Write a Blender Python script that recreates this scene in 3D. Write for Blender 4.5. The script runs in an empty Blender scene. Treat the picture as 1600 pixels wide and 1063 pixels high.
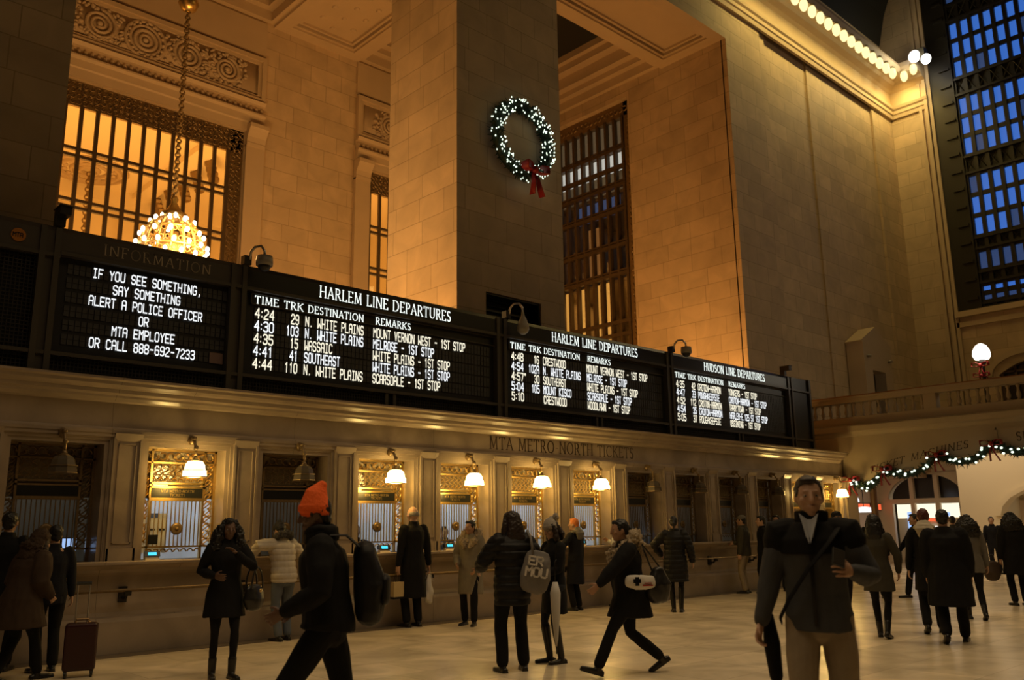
import bpy, math, random
import numpy as np
from mathutils import Vector, Matrix, noise
random.seed(7)
sc = bpy.context.scene
col = sc.collection
PI = math.pi

# ------------------------------------------------------------------ camera
cam_d = bpy.data.cameras.new('camera')
cam = bpy.data.objects.new('camera', cam_d)
col.objects.link(cam)
cam_d.sensor_width = 36.0
cam_d.lens = 36.0 * 1371.0 / 1600.0
cam_d.clip_end = 200
R3 = Matrix(((0.7320739, -0.13467627, -0.66777998),
             (-0.68109618, -0.16378054, -0.71364131),
             (-0.01325882, 0.97726058, -0.21162695)))
cam.matrix_world = Matrix.Translation((0, 0, 1.5)) @ R3.to_4x4()
sc.camera = cam
cam_d.dof.use_dof = True
cam_d.dof.focus_distance = 12.5
cam_d.dof.aperture_fstop = 1.9

# ------------------------------------------------------------------ view, world and the large lights
sc.view_settings.view_transform = 'Standard'
sc.view_settings.look = 'None'
sc.view_settings.gamma = 1.0
sc.view_settings.use_curve_mapping = False
sc.view_settings.exposure = 0.0
world = bpy.data.worlds.new('world')
sc.world = world
world.use_nodes = True
bg = world.node_tree.nodes['Background']
bg.inputs[0].default_value = (1.0, 0.62, 0.28, 1)
bg.inputs[1].default_value = 0.012
sc.cycles.max_bounces = 6
sc.cycles.transparent_max_bounces = 12
sc.cycles.sample_clamp_indirect = 4.0
sc.cycles.caustics_reflective = False
sc.cycles.caustics_refractive = False
sc.cycles.use_denoising = True

def area_light(name, loc, target, sx, sy, power, color, spread=180):
    d = bpy.data.lights.new(name, 'AREA')
    d.shape = 'RECTANGLE'; d.size = sx; d.size_y = sy
    d.energy = power; d.color = color; d.spread = math.radians(spread)
    o = bpy.data.objects.new(name, d); col.objects.link(o)
    o.location = loc
    v = Vector(target) - Vector(loc)
    o.rotation_euler = v.to_track_quat('-Z', 'Y').to_euler()
    return o

def point_light(name, loc, power, color, r=0.08):
    d = bpy.data.lights.new(name, 'POINT')
    d.energy = power; d.color = color; d.shadow_soft_size = r
    o = bpy.data.objects.new(name, d); col.objects.link(o)
    o.location = loc
    return o

WARM = (1.0, 0.47, 0.12)
AMBER = (1.0, 0.62, 0.17)
GOLD = (1.0, 0.70, 0.20)
# uplights standing on the roof of the ticket office, behind the boards
area_light('bay_uplight', (7.7, 14.9, 4.2), (7.7, 22.5, 12.5), 7.0, 0.6, 460, WARM)
area_light('bay_uplight', (19.0, 14.9, 4.2), (20.5, 22.5, 12.5), 7.0, 0.6, 430, WARM)
# cornice strip washing the wall at the corner of the hall
area_light('cornice_strip', (29.5, 13.1, 19.5), (29.5, 14.4, 15.0), 12.0, 0.2, 210, GOLD)
area_light('cornice_strip', (34.6, 13.4, 19.5), (35.9, 13.4, 15.0), 0.2, 1.6, 34, GOLD)
# broad overhead fill added for the floor, standing in for unseen chandeliers
area_light('hall_fill_light', (8.0, 4.2, 11.5), (8.0, 5.0, 0.0), 20.0, 6.0, 320, (1.0, 0.72, 0.41), 105)
# added golden fill that brightens the pier and wall faces
area_light('pier_fill_light', (27.0, -5.0, 17.5), (19.0, 14.3, 9.5), 14.0, 1.5, 235, (1.0, 0.66, 0.19))
# ceiling lights of the passage below the balcony
area_light('passage_light', (29.5, 11.0, 3.85), (29.5, 11.0, 0.0), 7.0, 4.0, 100, (1.0, 0.74, 0.45))
area_light('passage_light', (29.5, 4.0, 3.85), (29.5, 4.0, 0.0), 7.0, 4.0, 45, (1.0, 0.74, 0.45))

# ------------------------------------------------------------------ materials
MATS = {}
def new_mat(name):
    m = bpy.data.materials.new(name); m.use_nodes = True
    MATS[name] = m
    return m, m.node_tree.nodes, m.node_tree.links, m.node_tree.nodes['Principled BSDF']

def plain(name, c, rough=0.6, metal=0.0, emit=None, es=0.0, var=0.0, vscale=6.0, spec=0.5, bump=0.0):
    m, N, L, b = new_mat(name)
    b.inputs['Base Color'].default_value = (*c, 1)
    b.inputs['Roughness'].default_value = rough
    b.inputs['Metallic'].default_value = metal
    b.inputs['Specular IOR Level'].default_value = spec
    if emit:
        b.inputs['Emission Color'].default_value = (*emit, 1)
        b.inputs['Emission Strength'].default_value = es
    if var or bump:
        tc = N.new('ShaderNodeTexCoord'); nz = N.new('ShaderNodeTexNoise')
        nz.inputs['Scale'].default_value = vscale; nz.inputs['Detail'].default_value = 4
        L.new(tc.outputs['Object'], nz.inputs['Vector'])
        if var:
            mx = N.new('ShaderNodeMix'); mx.data_type = 'RGBA'
            mx.inputs[6].default_value = (*[max(0, x * (1 - var)) for x in c], 1)
            mx.inputs[7].default_value = (*[min(1, x * (1 + var)) for x in c], 1)
            L.new(nz.outputs['Fac'], mx.inputs[0]); L.new(mx.outputs[2], b.inputs['Base Color'])
        if bump:
            bp = N.new('ShaderNodeBump'); bp.inputs['Strength'].default_value = bump
            bp.inputs['Distance'].default_value = 0.02
            L.new(nz.outputs['Fac'], bp.inputs['Height']); L.new(bp.outputs[0], b.inputs['Normal'])
    return m

def stone(name, c, joint, bw=1.15, rh=0.57, mortar=0.014, rough=0.62, var=0.10, vein=0.12, bump=0.35, offset=0.5):
    m, N, L, b = new_mat(name)
    uv = N.new('ShaderNodeUVMap'); uv.uv_map = 'UVMap'
    br = N.new('ShaderNodeTexBrick')
    br.inputs['Scale'].default_value = 1.0
    br.inputs['Brick Width'].default_value = bw
    br.inputs['Row Height'].default_value = rh
    br.inputs['Mortar Size'].default_value = mortar
    br.inputs['Mortar Smooth'].default_value = 0.3
    br.inputs['Bias'].default_value = 0.0
    br.offset = offset; br.squash = 0.8; br.squash_frequency = 3
    br.inputs['Color1'].default_value = (*[x * (1 - var) for x in c], 1)
    br.inputs['Color2'].default_value = (*[min(1, x * (1 + var)) for x in c], 1)
    br.inputs['Mortar'].default_value = (*joint, 1)
    L.new(uv.outputs[0], br.inputs['Vector'])
    nz = N.new('ShaderNodeTexNoise'); nz.inputs['Scale'].default_value = 1.3; nz.inputs['Detail'].default_value = 6
    nz.inputs['Distortion'].default_value = 0.8
    L.new(uv.outputs[0], nz.inputs['Vector'])
    mx = N.new('ShaderNodeMix'); mx.data_type = 'RGBA'; mx.blend_type = 'MULTIPLY'; mx.inputs[0].default_value = 1.0
    rp = N.new('ShaderNodeMapRange')
    rp.inputs[1].default_value = 0.3; rp.inputs[2].default_value = 0.7
    rp.inputs[3].default_value = 1 - vein; rp.inputs[4].default_value = 1 + vein
    L.new(nz.outputs['Fac'], rp.inputs[0])
    L.new(br.outputs['Color'], mx.inputs[6]); L.new(rp.outputs[0], mx.inputs[7])
    L.new(mx.outputs[2], b.inputs['Base Color'])
    b.inputs['Roughness'].default_value = rough
    bp = N.new('ShaderNodeBump'); bp.inputs['Strength'].default_value = bump; bp.inputs['Distance'].default_value = 0.01
    inv = N.new('ShaderNodeMath'); inv.operation = 'SUBTRACT'; inv.inputs[0].default_value = 1.0
    L.new(br.outputs['Fac'], inv.inputs[1]); L.new(inv.outputs[0], bp.inputs['Height']); L.new(bp.outputs[0], b.inputs['Normal'])
    return m

def emissive(name, c, s):
    return plain(name, (0.02, 0.02, 0.02), 0.5, emit=c, es=s)

def glass(name, tint=(1, 1, 1), gloss=0.06):
    m, N, L, b = new_mat(name)
    out = N['Material Output']
    tr = N.new('ShaderNodeBsdfTransparent'); tr.inputs[0].default_value = (*tint, 1)
    gl = N.new('ShaderNodeBsdfGlossy'); gl.inputs['Roughness'].default_value = 0.03
    mx = N.new('ShaderNodeMixShader'); mx.inputs[0].default_value = gloss
    L.new(tr.outputs[0], mx.inputs[1]); L.new(gl.outputs[0], mx.inputs[2]); L.new(mx.outputs[0], out.inputs[0])
    N.remove(b)
    return m

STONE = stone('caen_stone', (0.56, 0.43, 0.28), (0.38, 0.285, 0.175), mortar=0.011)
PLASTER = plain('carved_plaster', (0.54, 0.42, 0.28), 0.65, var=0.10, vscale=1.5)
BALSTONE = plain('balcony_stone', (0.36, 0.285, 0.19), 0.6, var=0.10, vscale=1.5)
RELIEF = plain('carved_relief', (0.48, 0.37, 0.25), 0.6, var=0.12, vscale=5)
MARBLE = stone('polished_marble', (0.34, 0.27, 0.20), (0.18, 0.14, 0.10), bw=3.41, rh=5.0, mortar=0.004, rough=0.22, var=0.05, vein=0.22, bump=0.1)
FLOOR = stone('floor_marble', (0.76, 0.64, 0.44), (0.56, 0.47, 0.32), bw=1.3, rh=0.9, mortar=0.006, rough=0.27, var=0.14, vein=0.25, bump=0.05)
DARKMARBLE = plain('dark_border_marble', (0.14, 0.11, 0.08), 0.3, var=0.3, vscale=4)
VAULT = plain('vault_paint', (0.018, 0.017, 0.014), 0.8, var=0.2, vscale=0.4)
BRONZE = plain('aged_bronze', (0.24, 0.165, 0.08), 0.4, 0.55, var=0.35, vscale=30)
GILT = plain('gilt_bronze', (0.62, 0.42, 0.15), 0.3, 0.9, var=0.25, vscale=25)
WINBRONZE = plain('window_bronze', (0.10, 0.07, 0.04), 0.5, 0.4)
IRON = plain('dark_iron', (0.03, 0.027, 0.022), 0.45, 0.5)
BOARDBLACK = plain('board_black', (0.012, 0.012, 0.012), 0.4)
BOARDFRAME = plain('board_frame_paint', (0.055, 0.047, 0.036), 0.4)
FASCIA = plain('board_fascia_paint', (0.014, 0.014, 0.013), 0.35)
FASCIABROWN = plain('information_fascia_paint', (0.050, 0.040, 0.030), 0.45)
DULLLETTER = plain('unlit_letter', (0.34, 0.28, 0.20), 0.5)
WHITELETTER = emissive('lit_letter', (0.93, 1.0, 0.93), 1.1)
FLIPLETTER = emissive('flap_letter', (0.95, 0.98, 1.0), 1.0)
FLIPWARM = emissive('flap_letter_warm', (1.0, 0.93, 0.72), 1.0)
FLAP = plain('flap_card', (0.036, 0.036, 0.038), 0.45, var=0.4, vscale=9)
FLAPPALE = plain('flap_card_faded', (0.16, 0.10, 0.09), 0.5)
CARVED = plain('incised_letter', (0.07, 0.045, 0.025), 0.6)
LAMPGLASS = emissive('lamp_glass_lit', (1.0, 0.66, 0.20), 34)
LAMPOFF = plain('lamp_glass_unlit', (0.11, 0.09, 0.065), 0.2)
BULB = emissive('bulb_lit', (1.0, 0.86, 0.60), 9.0)
CORNICEBULB = emissive('cornice_bulb', (1.0, 0.80, 0.36), 1.5)
FAIRY = emissive('fairy_light', (0.86, 1.0, 0.80), 1.5)
FIR = plain('fir_needle', (0.012, 0.03, 0.014), 0.7, var=0.4, vscale=20)
RED = plain('red_ribbon', (0.30, 0.012, 0.010), 0.5)
SCREEN = emissive('teal_screen', (0.05, 0.65, 0.85), 1.3)
SCREENB = emissive('blue_screen', (0.40, 0.60, 1.0), 1.0)
SIGNBLACK = plain('black_sign', (0.012, 0.013, 0.012), 0.3)
SIGNLETTER = plain('brass_letter', (0.40, 0.28, 0.10), 0.4, 0.6)
BOOTHWALL = plain('booth_wall', (0.72, 0.74, 0.76), 0.7)
PAPER = plain('white_paper', (0.85, 0.86, 0.85), 0.8)
BLUEPAPER = plain('blue_notice', (0.10, 0.16, 0.42), 0.7)
BOOTHDARK = plain('booth_dark', (0.28, 0.22, 0.14), 0.8)
PANE = glass('clear_pane', gloss=0.05)
DUSK = emissive('dusk_sky_pane', (0.055, 0.21, 0.80), 0.62)
DUSKDIM = emissive('dusk_sky_pane_dim', (0.06, 0.13, 0.36), 0.35)
STEEL = plain('brushed_steel', (0.5, 0.48, 0.45), 0.3, 0.9)
CREAM = plain('cream_wall', (0.78, 0.68, 0.50), 0.7)
PINKWALL = plain('pale_passage_wall', (0.80, 0.68, 0.56), 0.6)
SHOPLIGHT = emissive('shop_light', (1.0, 0.88, 0.62), 1.3)
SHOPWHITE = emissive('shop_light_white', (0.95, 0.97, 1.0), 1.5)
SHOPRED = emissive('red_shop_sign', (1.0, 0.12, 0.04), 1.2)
DARKPANE = plain('dark_fan_pane', (0.03, 0.025, 0.02), 0.15)
GLOBE = emissive('white_globe', (1.0, 0.92, 0.80), 4.0)

# ------------------------------------------------------------------ mesh collecting
ORG = {}
class MB:
    def __init__(s, M=None):
        s.v = []; s.f = []; s.mi = []; s.cur = 0; s.M = M
    def _add(s, vs, fs):
        o = len(s.v)
        if s.M is not None:
            vs = [tuple(s.M @ Vector(p)) for p in vs]
        s.v += [tuple(p) for p in vs]
        s.f += [tuple(i + o for i in f) for f in fs]
        s.mi += [s.cur] * len(fs)
        return s
    def box(s, x0, x1, y0, y1, z0, z1):
        if x0 > x1: x0, x1 = x1, x0
        if y0 > y1: y0, y1 = y1, y0
        if z0 > z1: z0, z1 = z1, z0
        v = [(x0,y0,z0),(x1,y0,z0),(x1,y1,z0),(x0,y1,z0),(x0,y0,z1),(x1,y0,z1),(x1,y1,z1),(x0,y1,z1)]
        return s._add(v, [(0,3,2,1),(4,5,6,7),(0,1,5,4),(1,2,6,5),(2,3,7,6),(3,0,4,7)])
    def poly_prism(s, pts, vec):
        """closed planar polygon pts (3D) extruded along vec"""
        n = len(pts); vec = Vector(vec)
        a = [Vector(p) for p in pts]
        nrm = Vector((0, 0, 0))
        for i in range(n): nrm += a[i].cross(a[(i + 1) % n])
        if nrm.dot(vec) > 0: a.reverse()
        b = [p + vec for p in a]
        fs = [tuple(range(n)), tuple(range(2 * n - 1, n - 1, -1))]
        fs += [(i, n + i, n + (i + 1) % n, (i + 1) % n) for i in range(n)]
        return s._add(a + b, fs)
    def tube(s, pts, rs, n=10, up=None, cap=True, closed=False):
        P = [Vector(p) for p in pts]; m = len(P)
        if not isinstance(rs, (list,)): rs = [rs] * m
        vs = []; fs = []
        prev = None
        for i in range(m):
            if closed: t = (P[(i + 1) % m] - P[i - 1])
            else: t = P[min(i + 1, m - 1)] - P[max(i - 1, 0)]
            if t.length < 1e-9: t = Vector((0, 0, 1))
            t.normalize()
            ref = Vector(up) if up is not None else (prev if prev is not None else (Vector((0, 0, 1)) if abs(t.z) < 0.9 else Vector((0, 1, 0))))
            a = ref - t * ref.dot(t)
            if a.length < 1e-5:
                ref = Vector((1, 0, 0)) if abs(t.x) < 0.8 else Vector((0, 1, 0)); a = ref - t * ref.dot(t)
            a.normalize(); bb = t.cross(a)
            prev = a
            r = rs[i]; ra, rb = (r if isinstance(r, tuple) else (r, r))
            for k in range(n):
                th = 2 * PI * k / n
                vs.append(P[i] + a * (ra * math.sin(th)) + bb * (rb * math.cos(th)))
        rng = m if closed else m - 1
        for i in range(rng):
            j = (i + 1) % m
            for k in range(n):
                k2 = (k + 1) % n
                fs.append((i * n + k, i * n + k2, j * n + k2, j * n + k)[::-1])
        if cap and not closed:
            fs.append(tuple(range(n))); fs.append(tuple(range(m * n - 1, (m - 1) * n - 1, -1)))
        return s._add(vs, fs)
    def lathe(s, prof, c=(0, 0, 0), n=20):
        vs = []; fs = []; m = len(prof)
        for r, z in prof:
            for k in range(n):
                t = 2 * PI * k / n
                vs.append((c[0] + r * math.cos(t), c[1] + r * math.sin(t), c[2] + z))
        for i in range(m - 1):
            for k in range(n):
                k2 = (k + 1) % n
                fs.append((i * n + k, i * n + k2, (i + 1) * n + k2, (i + 1) * n + k))
        fs.append(tuple(range(n - 1, -1, -1))); fs.append(tuple(range((m - 1) * n, m * n)))
        return s._add(vs, fs)
    def ball(s, c, r, nu=12, nv=8, Rm=None):
        if not isinstance(r, tuple): r = (r, r, r)
        vs = []; fs = []
        c = Vector(c)
        def pt(th, ph):
            p = Vector((r[0] * math.sin(ph) * math.cos(th), r[1] * math.sin(ph) * math.sin(th), r[2] * math.cos(ph)))
            return c + ((Rm @ p) if Rm is not None else p)
        vs.append(pt(0, 0))
        for j in range(1, nv):
            for i in range(nu): vs.append(pt(2 * PI * i / nu, PI * j / nv))
        vs.append(pt(0, PI))
        for i in range(nu): fs.append((0, 1 + i, 1 + (i + 1) % nu))
        for j in range(nv - 2):
            for i in range(nu):
                a = 1 + j * nu + i; b = 1 + j * nu + (i + 1) % nu
                fs.append((a, a + nu, b + nu, b))
        l = len(vs) - 1; o = 1 + (nv - 2) * nu
        for i in range(nu): fs.append((l, o + (i + 1) % nu, o + i))
        return s._add(vs, fs)
    def ring(s, c, R, r, axis='z', n=24, m=8, a0=0, a1=2 * PI):
        full = abs(a1 - a0 - 2 * PI) < 1e-6
        pts = []
        for i in range(n if full else n + 1):
            t = a0 + (a1 - a0) * i / n
            u, w = R * math.cos(t), R * math.sin(t)
            pts.append({'z': (c[0] + u, c[1] + w, c[2]), 'y': (c[0] + u, c[1], c[2] + w), 'x': (c[0], c[1] + u, c[2] + w)}[axis])
        up = {'z': (0, 0, 1), 'y': (0, 1, 0), 'x': (1, 0, 0)}[axis]
        return s.tube(pts, r, n=m, up=up, closed=full)
    def build(s, name, mats, parent=None, smooth=False, org=None):
        me = bpy.data.meshes.new(name)
        if org is None: org = ORG.get(parent.name, (0, 0, 0)) if parent is not None else (0, 0, 0)
        ox, oy, oz = org
        vv = np.array(s.v, dtype=np.float64)
        uvw = vv.copy()
        vv = vv - np.array([ox, oy, oz])
        me.from_pydata(vv.tolist(), [], s.f)
        ms = mats if isinstance(mats, (list, tuple)) else [mats]
        for m in ms: me.materials.append(m)
        if len(ms) > 1: me.polygons.foreach_set('material_index', s.mi)
        nl = len(me.loops)
        li = np.zeros(nl, dtype=np.int32); me.loops.foreach_get('vertex_index', li)
        nrm = np.zeros(len(me.polygons) * 3); me.polygons.foreach_get('normal', nrm)
        nrm = np.abs(nrm.reshape(-1, 3))
        tot = np.zeros(len(me.polygons), dtype=np.int32); me.polygons.foreach_get('loop_total', tot)
        ax = np.repeat(np.argmax(nrm, axis=1), tot)
        co = uvw[li]
        uv = np.where((ax == 0)[:, None], co[:, [1, 2]], np.where((ax == 1)[:, None], co[:, [0, 2]], co[:, [0, 1]]))
        lay = me.uv_layers.new(name='UVMap')
        lay.data.foreach_set('uv', uv.astype(np.float32).ravel())
        if smooth: me.polygons.foreach_set('use_smooth', [True] * len(me.polygons))
        me.update()
        o = bpy.data.objects.new(name, me); col.objects.link(o)
        if parent is not None:
            o.parent = parent
            ORG[o.name] = ORG.get(parent.name, (0, 0, 0))
        else:
            o.location = (ox, oy, oz); ORG[o.name] = (ox, oy, oz)
        return o

def empty(name, loc=(0, 0, 0), label=None, cat=None, group=None, rz=0.0):
    o = bpy.data.objects.new(name, None); col.objects.link(o)
    o.location = loc; o.rotation_euler = (0, 0, rz); o.empty_display_size = 0.2
    ORG[o.name] = tuple(loc)
    tag(o, label, cat, group)
    return o
def tag(o, label=None, cat=None, group=None, kind=None):
    if label: o['label'] = label
    if cat: o['category'] = cat
    if group: o['group'] = group
    if kind: o['kind'] = kind
    return o
def struct(o, label=None):
    o['kind'] = 'structure'
    if label: o['label'] = label
    return o
def copy_tree(o, parent=None):
    c = o.copy(); col.objects.link(c)
    if parent is not None: c.parent = parent
    for ch in list(o.children): copy_tree(ch, c)
    return c

# ------------------------------------------------------------------ lettering
FLIP = {
'A': (4, [[(0,0),(0,5),(1,6),(3,6),(4,5),(4,0)], [(0,2.8),(4,2.8)]]),
'B': (4, [[(0,0),(0,6),(3,6),(4,5.2),(4,3.9),(3.2,3.1),(0,3.1)], [(3.2,3.1),(4,2.3),(4,.8),(3,0),(0,0)]]),
'C': (4, [[(4,5),(3,6),(1,6),(0,5),(0,1),(1,0),(3,0),(4,1)]]),
'D': (4, [[(0,0),(0,6),(3,6),(4,5),(4,1),(3,0),(0,0)]]),
'E': (4, [[(4,6),(0,6),(0,0),(4,0)], [(0,3),(3.2,3)]]),
'F': (4, [[(4,6),(0,6),(0,0)], [(0,3),(3.2,3)]]),
'G': (4, [[(4,5),(3,6),(1,6),(0,5),(0,1),(1,0),(3,0),(4,1),(4,2.8),(2.2,2.8)]]),
'H': (4, [[(0,0),(0,6)], [(4,0),(4,6)], [(0,3),(4,3)]]),
'I': (4, [[(2,0),(2,6)], [(.7,6),(3.3,6)], [(.7,0),(3.3,0)]]),
'K': (4, [[(0,0),(0,6)], [(4,6),(.4,3),(4,0)]]),
'L': (4, [[(0,6),(0,0),(4,0)]]),
'M': (4, [[(0,0),(0,6),(2,3.4),(4,6),(4,0)]]),
'N': (4, [[(0,0),(0,6),(4,0),(4,6)]]),
'O': (4, [[(1,0),(0,1),(0,5),(1,6),(3,6),(4,5),(4,1),(3,0),(1,0)]]),
'P': (4, [[(0,0),(0,6),(3,6),(4,5.1),(4,3.7),(3,2.8),(0,2.8)]]),
'R': (4, [[(0,0),(0,6),(3,6),(4,5.1),(4,3.7),(3,2.8),(0,2.8)], [(2,2.8),(4,0)]]),
'S': (4, [[(4,5.1),(3,6),(1,6),(0,5.1),(0,3.9),(.8,3.1),(3.2,2.9),(4,2.1),(4,.9),(3,0),(1,0),(0,.9)]]),
'T': (4, [[(0,6),(4,6)], [(2,6),(2,0)]]),
'U': (4, [[(0,6),(0,1),(1,0),(3,0),(4,1),(4,6)]]),
'V': (4, [[(0,6),(2,0),(4,6)]]),
'W': (4, [[(0,6),(0,0),(2,2.6),(4,0),(4,6)]]),
'Y': (4, [[(0,6),(2,3),(4,6)], [(2,3),(2,0)]]),
'0': (4, [[(1,0),(0,1),(0,5),(1,6),(3,6),(4,5),(4,1),(3,0),(1,0)]]),
'1': (4, [[(1,4.8),(2.2,6),(2.2,0)]]),
'2': (4, [[(0,5),(1,6),(3,6),(4,5),(4,3.8),(0,.9),(0,0),(4,0)]]),
'3': (4, [[(0,5.2),(1,6),(3,6),(4,5.1),(4,3.9),(3.1,3.1),(1.5,3.1)], [(3.1,3.1),(4,2.2),(4,.9),(3,0),(1,0),(0,.8)]]),
'4': (4, [[(3.2,0),(3.2,6),(0,2),(4,2)]]),
'5': (4, [[(4,6),(.3,6),(.2,3.5),(3,3.6),(4,2.7),(4,1),(3,0),(1,0),(0,.8)]]),
'6': (4, [[(3.8,5.3),(3,6),(1,6),(0,5),(0,1),(1,0),(3,0),(4,1),(4,2.6),(3,3.4),(0,3.2)]]),
'7': (4, [[(0,6),(4,6),(1.6,0)]]),
'8': (4, [[(1,3.1),(0,4),(0,5.2),(1,6),(3,6),(4,5.2),(4,4),(3,3.1),(1,3.1),(0,2.2),(0,.9),(1,0),(3,0),(4,.9),(4,2.2),(3,3.1)]]),
'9': (4, [[(.2,.7),(1,0),(3,0),(4,1),(4,5),(3,6),(1,6),(0,5),(0,3.5),(1,2.7),(4,2.9)]]),
':': (2, [[(1.0,4.3),(1.0,4.0)], [(1.0,1.4),(1.0,1.1)]]),
'.': (2, [[(.8,.4),(.8,0)]]), ',': (2, [[(1.1,.7),(1.1,0),(.6,-.9)]]),
'-': (4, [[(.5,3),(3.5,3)]]), '*': (3, [[(.5,6),(1.5,5)], [(1.5,6),(.5,5)]]), ' ': (4, []),
}
def arc(cx, cy, rx, ry, a0, a1, n=10):
    return [(cx + rx * math.cos(math.radians(a0 + (a1 - a0) * i / n)), cy + ry * math.sin(math.radians(a0 + (a1 - a0) * i / n))) for i in range(n + 1)]
SERIF = {
'A': (4.6, [[(.3,0),(2.3,6)], [(2.3,6),(4.3,0)], [(1.0,2.1),(3.6,2.1)]]),
'B': (3.8, [[(.6,0),(.6,6)], [(.6,6)] + arc(1.7,4.6,1.5,1.4,90,-90) + [(.6,3.2)], [(.6,3.2)] + arc(1.9,1.6,1.8,1.6,90,-90) + [(.6,0)]]),
'C': (4.8, [arc(2.7,3,2.4,3,45,315,16)]),
'D': (5.0, [[(.6,0),(.6,6)], [(.6,6)] + arc(1.9,3,2.7,3,90,-90,12) + [(.6,0)]]),
'E': (3.7, [[(.6,0),(.6,6)], [(.6,6),(3.3,6),(3.3,5.3)], [(.6,3.1),(2.7,3.1)], [(.6,0),(3.5,0),(3.5,.8)]]),
'F': (3.5, [[(.6,0),(.6,6)], [(.6,6),(3.3,6),(3.3,5.3)], [(.6,3.1),(2.7,3.1)]]),
'H': (4.8, [[(.6,0),(.6,6)], [(4.2,0),(4.2,6)], [(.6,3.1),(4.2,3.1)]]),
'I': (1.6, [[(.8,0),(.8,6)]]),
'K': (4.6, [[(.6,0),(.6,6)], [(4,6),(.8,2.8)], [(1.7,3.6),(4.3,0)]]),
'L': (3.6, [[(.6,0),(.6,6)], [(.6,0),(3.4,0),(3.4,.9)]]),
'M': (5.6, [[(.6,0),(.9,6)], [(.9,6),(2.8,.6)], [(2.8,.6),(4.7,6)], [(4.7,6),(5.0,0)]]),
'N': (4.9, [[(.6,0),(.6,6)], [(.6,6),(4.3,0)], [(4.3,0),(4.3,6)]]),
'O': (5.3, [arc(2.65,3,2.35,3,0,360,20)]),
'P': (3.7, [[(.6,0),(.6,6)], [(.6,6)] + arc(1.7,4.4,1.6,1.6,90,-90) + [(.6,2.8)]]),
'R': (4.2, [[(.6,0),(.6,6)], [(.6,6)] + arc(1.7,4.5,1.5,1.5,90,-90) + [(.6,3)], [(1.9,3),(4.0,0)]]),
'S': (3.4, [arc(1.7,4.55,1.2,1.45,35,250,10) + arc(1.7,1.55,1.3,1.55,75,-145,10)]),
'T': (4.2, [[(2.1,0),(2.1,6)], [(.3,5.2),(.3,6),(3.9,6),(3.9,5.2)]]),
'U': (4.8, [[(.6,6),(.6,2)] + arc(2.4,2,1.8,2,180,360,10) + [(4.2,6)]]),
'W': (6.4, [[(.3,6),(1.8,0)], [(1.8,0),(3.2,5.6)], [(3.2,5.6),(4.6,0)], [(4.6,0),(6.1,6)]]),
'Y': (4.4, [[(.4,6),(2.2,2.9)], [(4,6),(2.2,2.9)], [(2.2,2.9),(2.2,0)]]),
'-': (2.4, [[(.4,2.6),(2.0,2.6)]]), ' ': (2.2, []), '.': (1.4, [[(.6,.5),(.6,0)]]),
}
def word_parts(txt, place, build):
    """one mesh per word: place(mb, word, first character index), build(mb)"""
    i = 0; out = []
    for w in txt.split(' '):
        if w:
            mb = MB(); place(mb, w, i); out.append(build(mb))
        i += len(w) + 1
    return out
def serif_words(txt, o, h, w, name, m, parent, gap=1.0, u=(1, 0, 0), **k):
    tot = text_width(txt, SERIF, gap); sx = w / tot; u = Vector(u)
    def place(mb, word, i):
        off = sum(SERIF[c][0] + gap for c in txt[:i])
        lettering(mb, word, Vector(o) + u * off * sx, u, (0, 0, 1), h, text_width(word, SERIF, gap) * sx, font=SERIF, gap=gap, serif=True, **k)
    return word_parts(txt, place, lambda mb: mb.build(name, m, parent))
def text_width(txt, font, gap):
    return sum(font[c][0] + gap for c in txt) - gap
def lettering(mb, txt, o, u, v, h, w=None, font=FLIP, gap=1.3, thick=.85, thin=None, depth=0.006, serif=False, path=None):
    """flat raised letters: origin o, reading direction u, up v, capital height h, total width w"""
    u = Vector(u).normalized(); v = Vector(v).normalized(); nrm = u.cross(v)
    tw = text_width(txt, font, gap)
    sx = (w / tw) if w else h / 6.0
    sy = h / 6.0
    thin = thin if thin is not None else thick
    x = 0.0
    o = Vector(o)
    def P(a, b, cx):
        if path: return path((a + cx) * sx, b * sy)
        return o + u * ((a + cx) * sx) + v * (b * sy)
    for c in txt:
        adv, strokes = font[c]
        for st in strokes:
            for i in range(len(st) - 1):
                (x0, y0), (x1, y1) = st[i], st[i + 1]
                dx, dy = (x1 - x0), (y1 - y0); L = math.hypot(dx, dy) or 1
                t = thin + (thick - thin) * abs(dy) / L
                if serif and font is SERIF and c in 'AVMNWU' and dy * dx > 0: t = thin * 1.3
                nx, ny = -dy / L * t / 2, dx / L * t / 2
                ex, ey = dx / L * t * .35, dy / L * t * .35
                q = [P(x0 - ex + nx, y0 - ey + ny, x), P(x0 - ex - nx, y0 - ey - ny, x), P(x1 + ex - nx, y1 + ey - ny, x), P(x1 + ex + nx, y1 + ey + ny, x)]
                mb.poly_prism(q, nrm * depth)
            if serif:
                for (px, py), (qx, qy) in ((st[0], st[1]), (st[-1], st[-2])):
                    if py in (0, 6) and abs(qy - py) > 1.5:
                        s_ = .75; t = thin * .8
                        q = [P(px - s_, py - t / 2, x), P(px + s_, py - t / 2, x), P(px + s_, py + t / 2, x), P(px - s_, py + t / 2, x)]
                        mb.poly_prism(q, nrm * depth)
        x += adv + gap
    return mb
# ================================================================== the setting
F = 12.306          # front face of the ticket wall
PF = 14.26          # front plane of the piers
BW = 23.61          # back wall of the bays
XE = 35.85          # end wall with the great window
XB = 24.70          # front of the balcony
ZS = 17.31          # soffit of the bay beams

def bx(name, mat, *boxes, smooth=False):
    mb = MB()
    for b in boxes: mb.box(*b)
    return struct(mb.build(name, mat))

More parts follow.
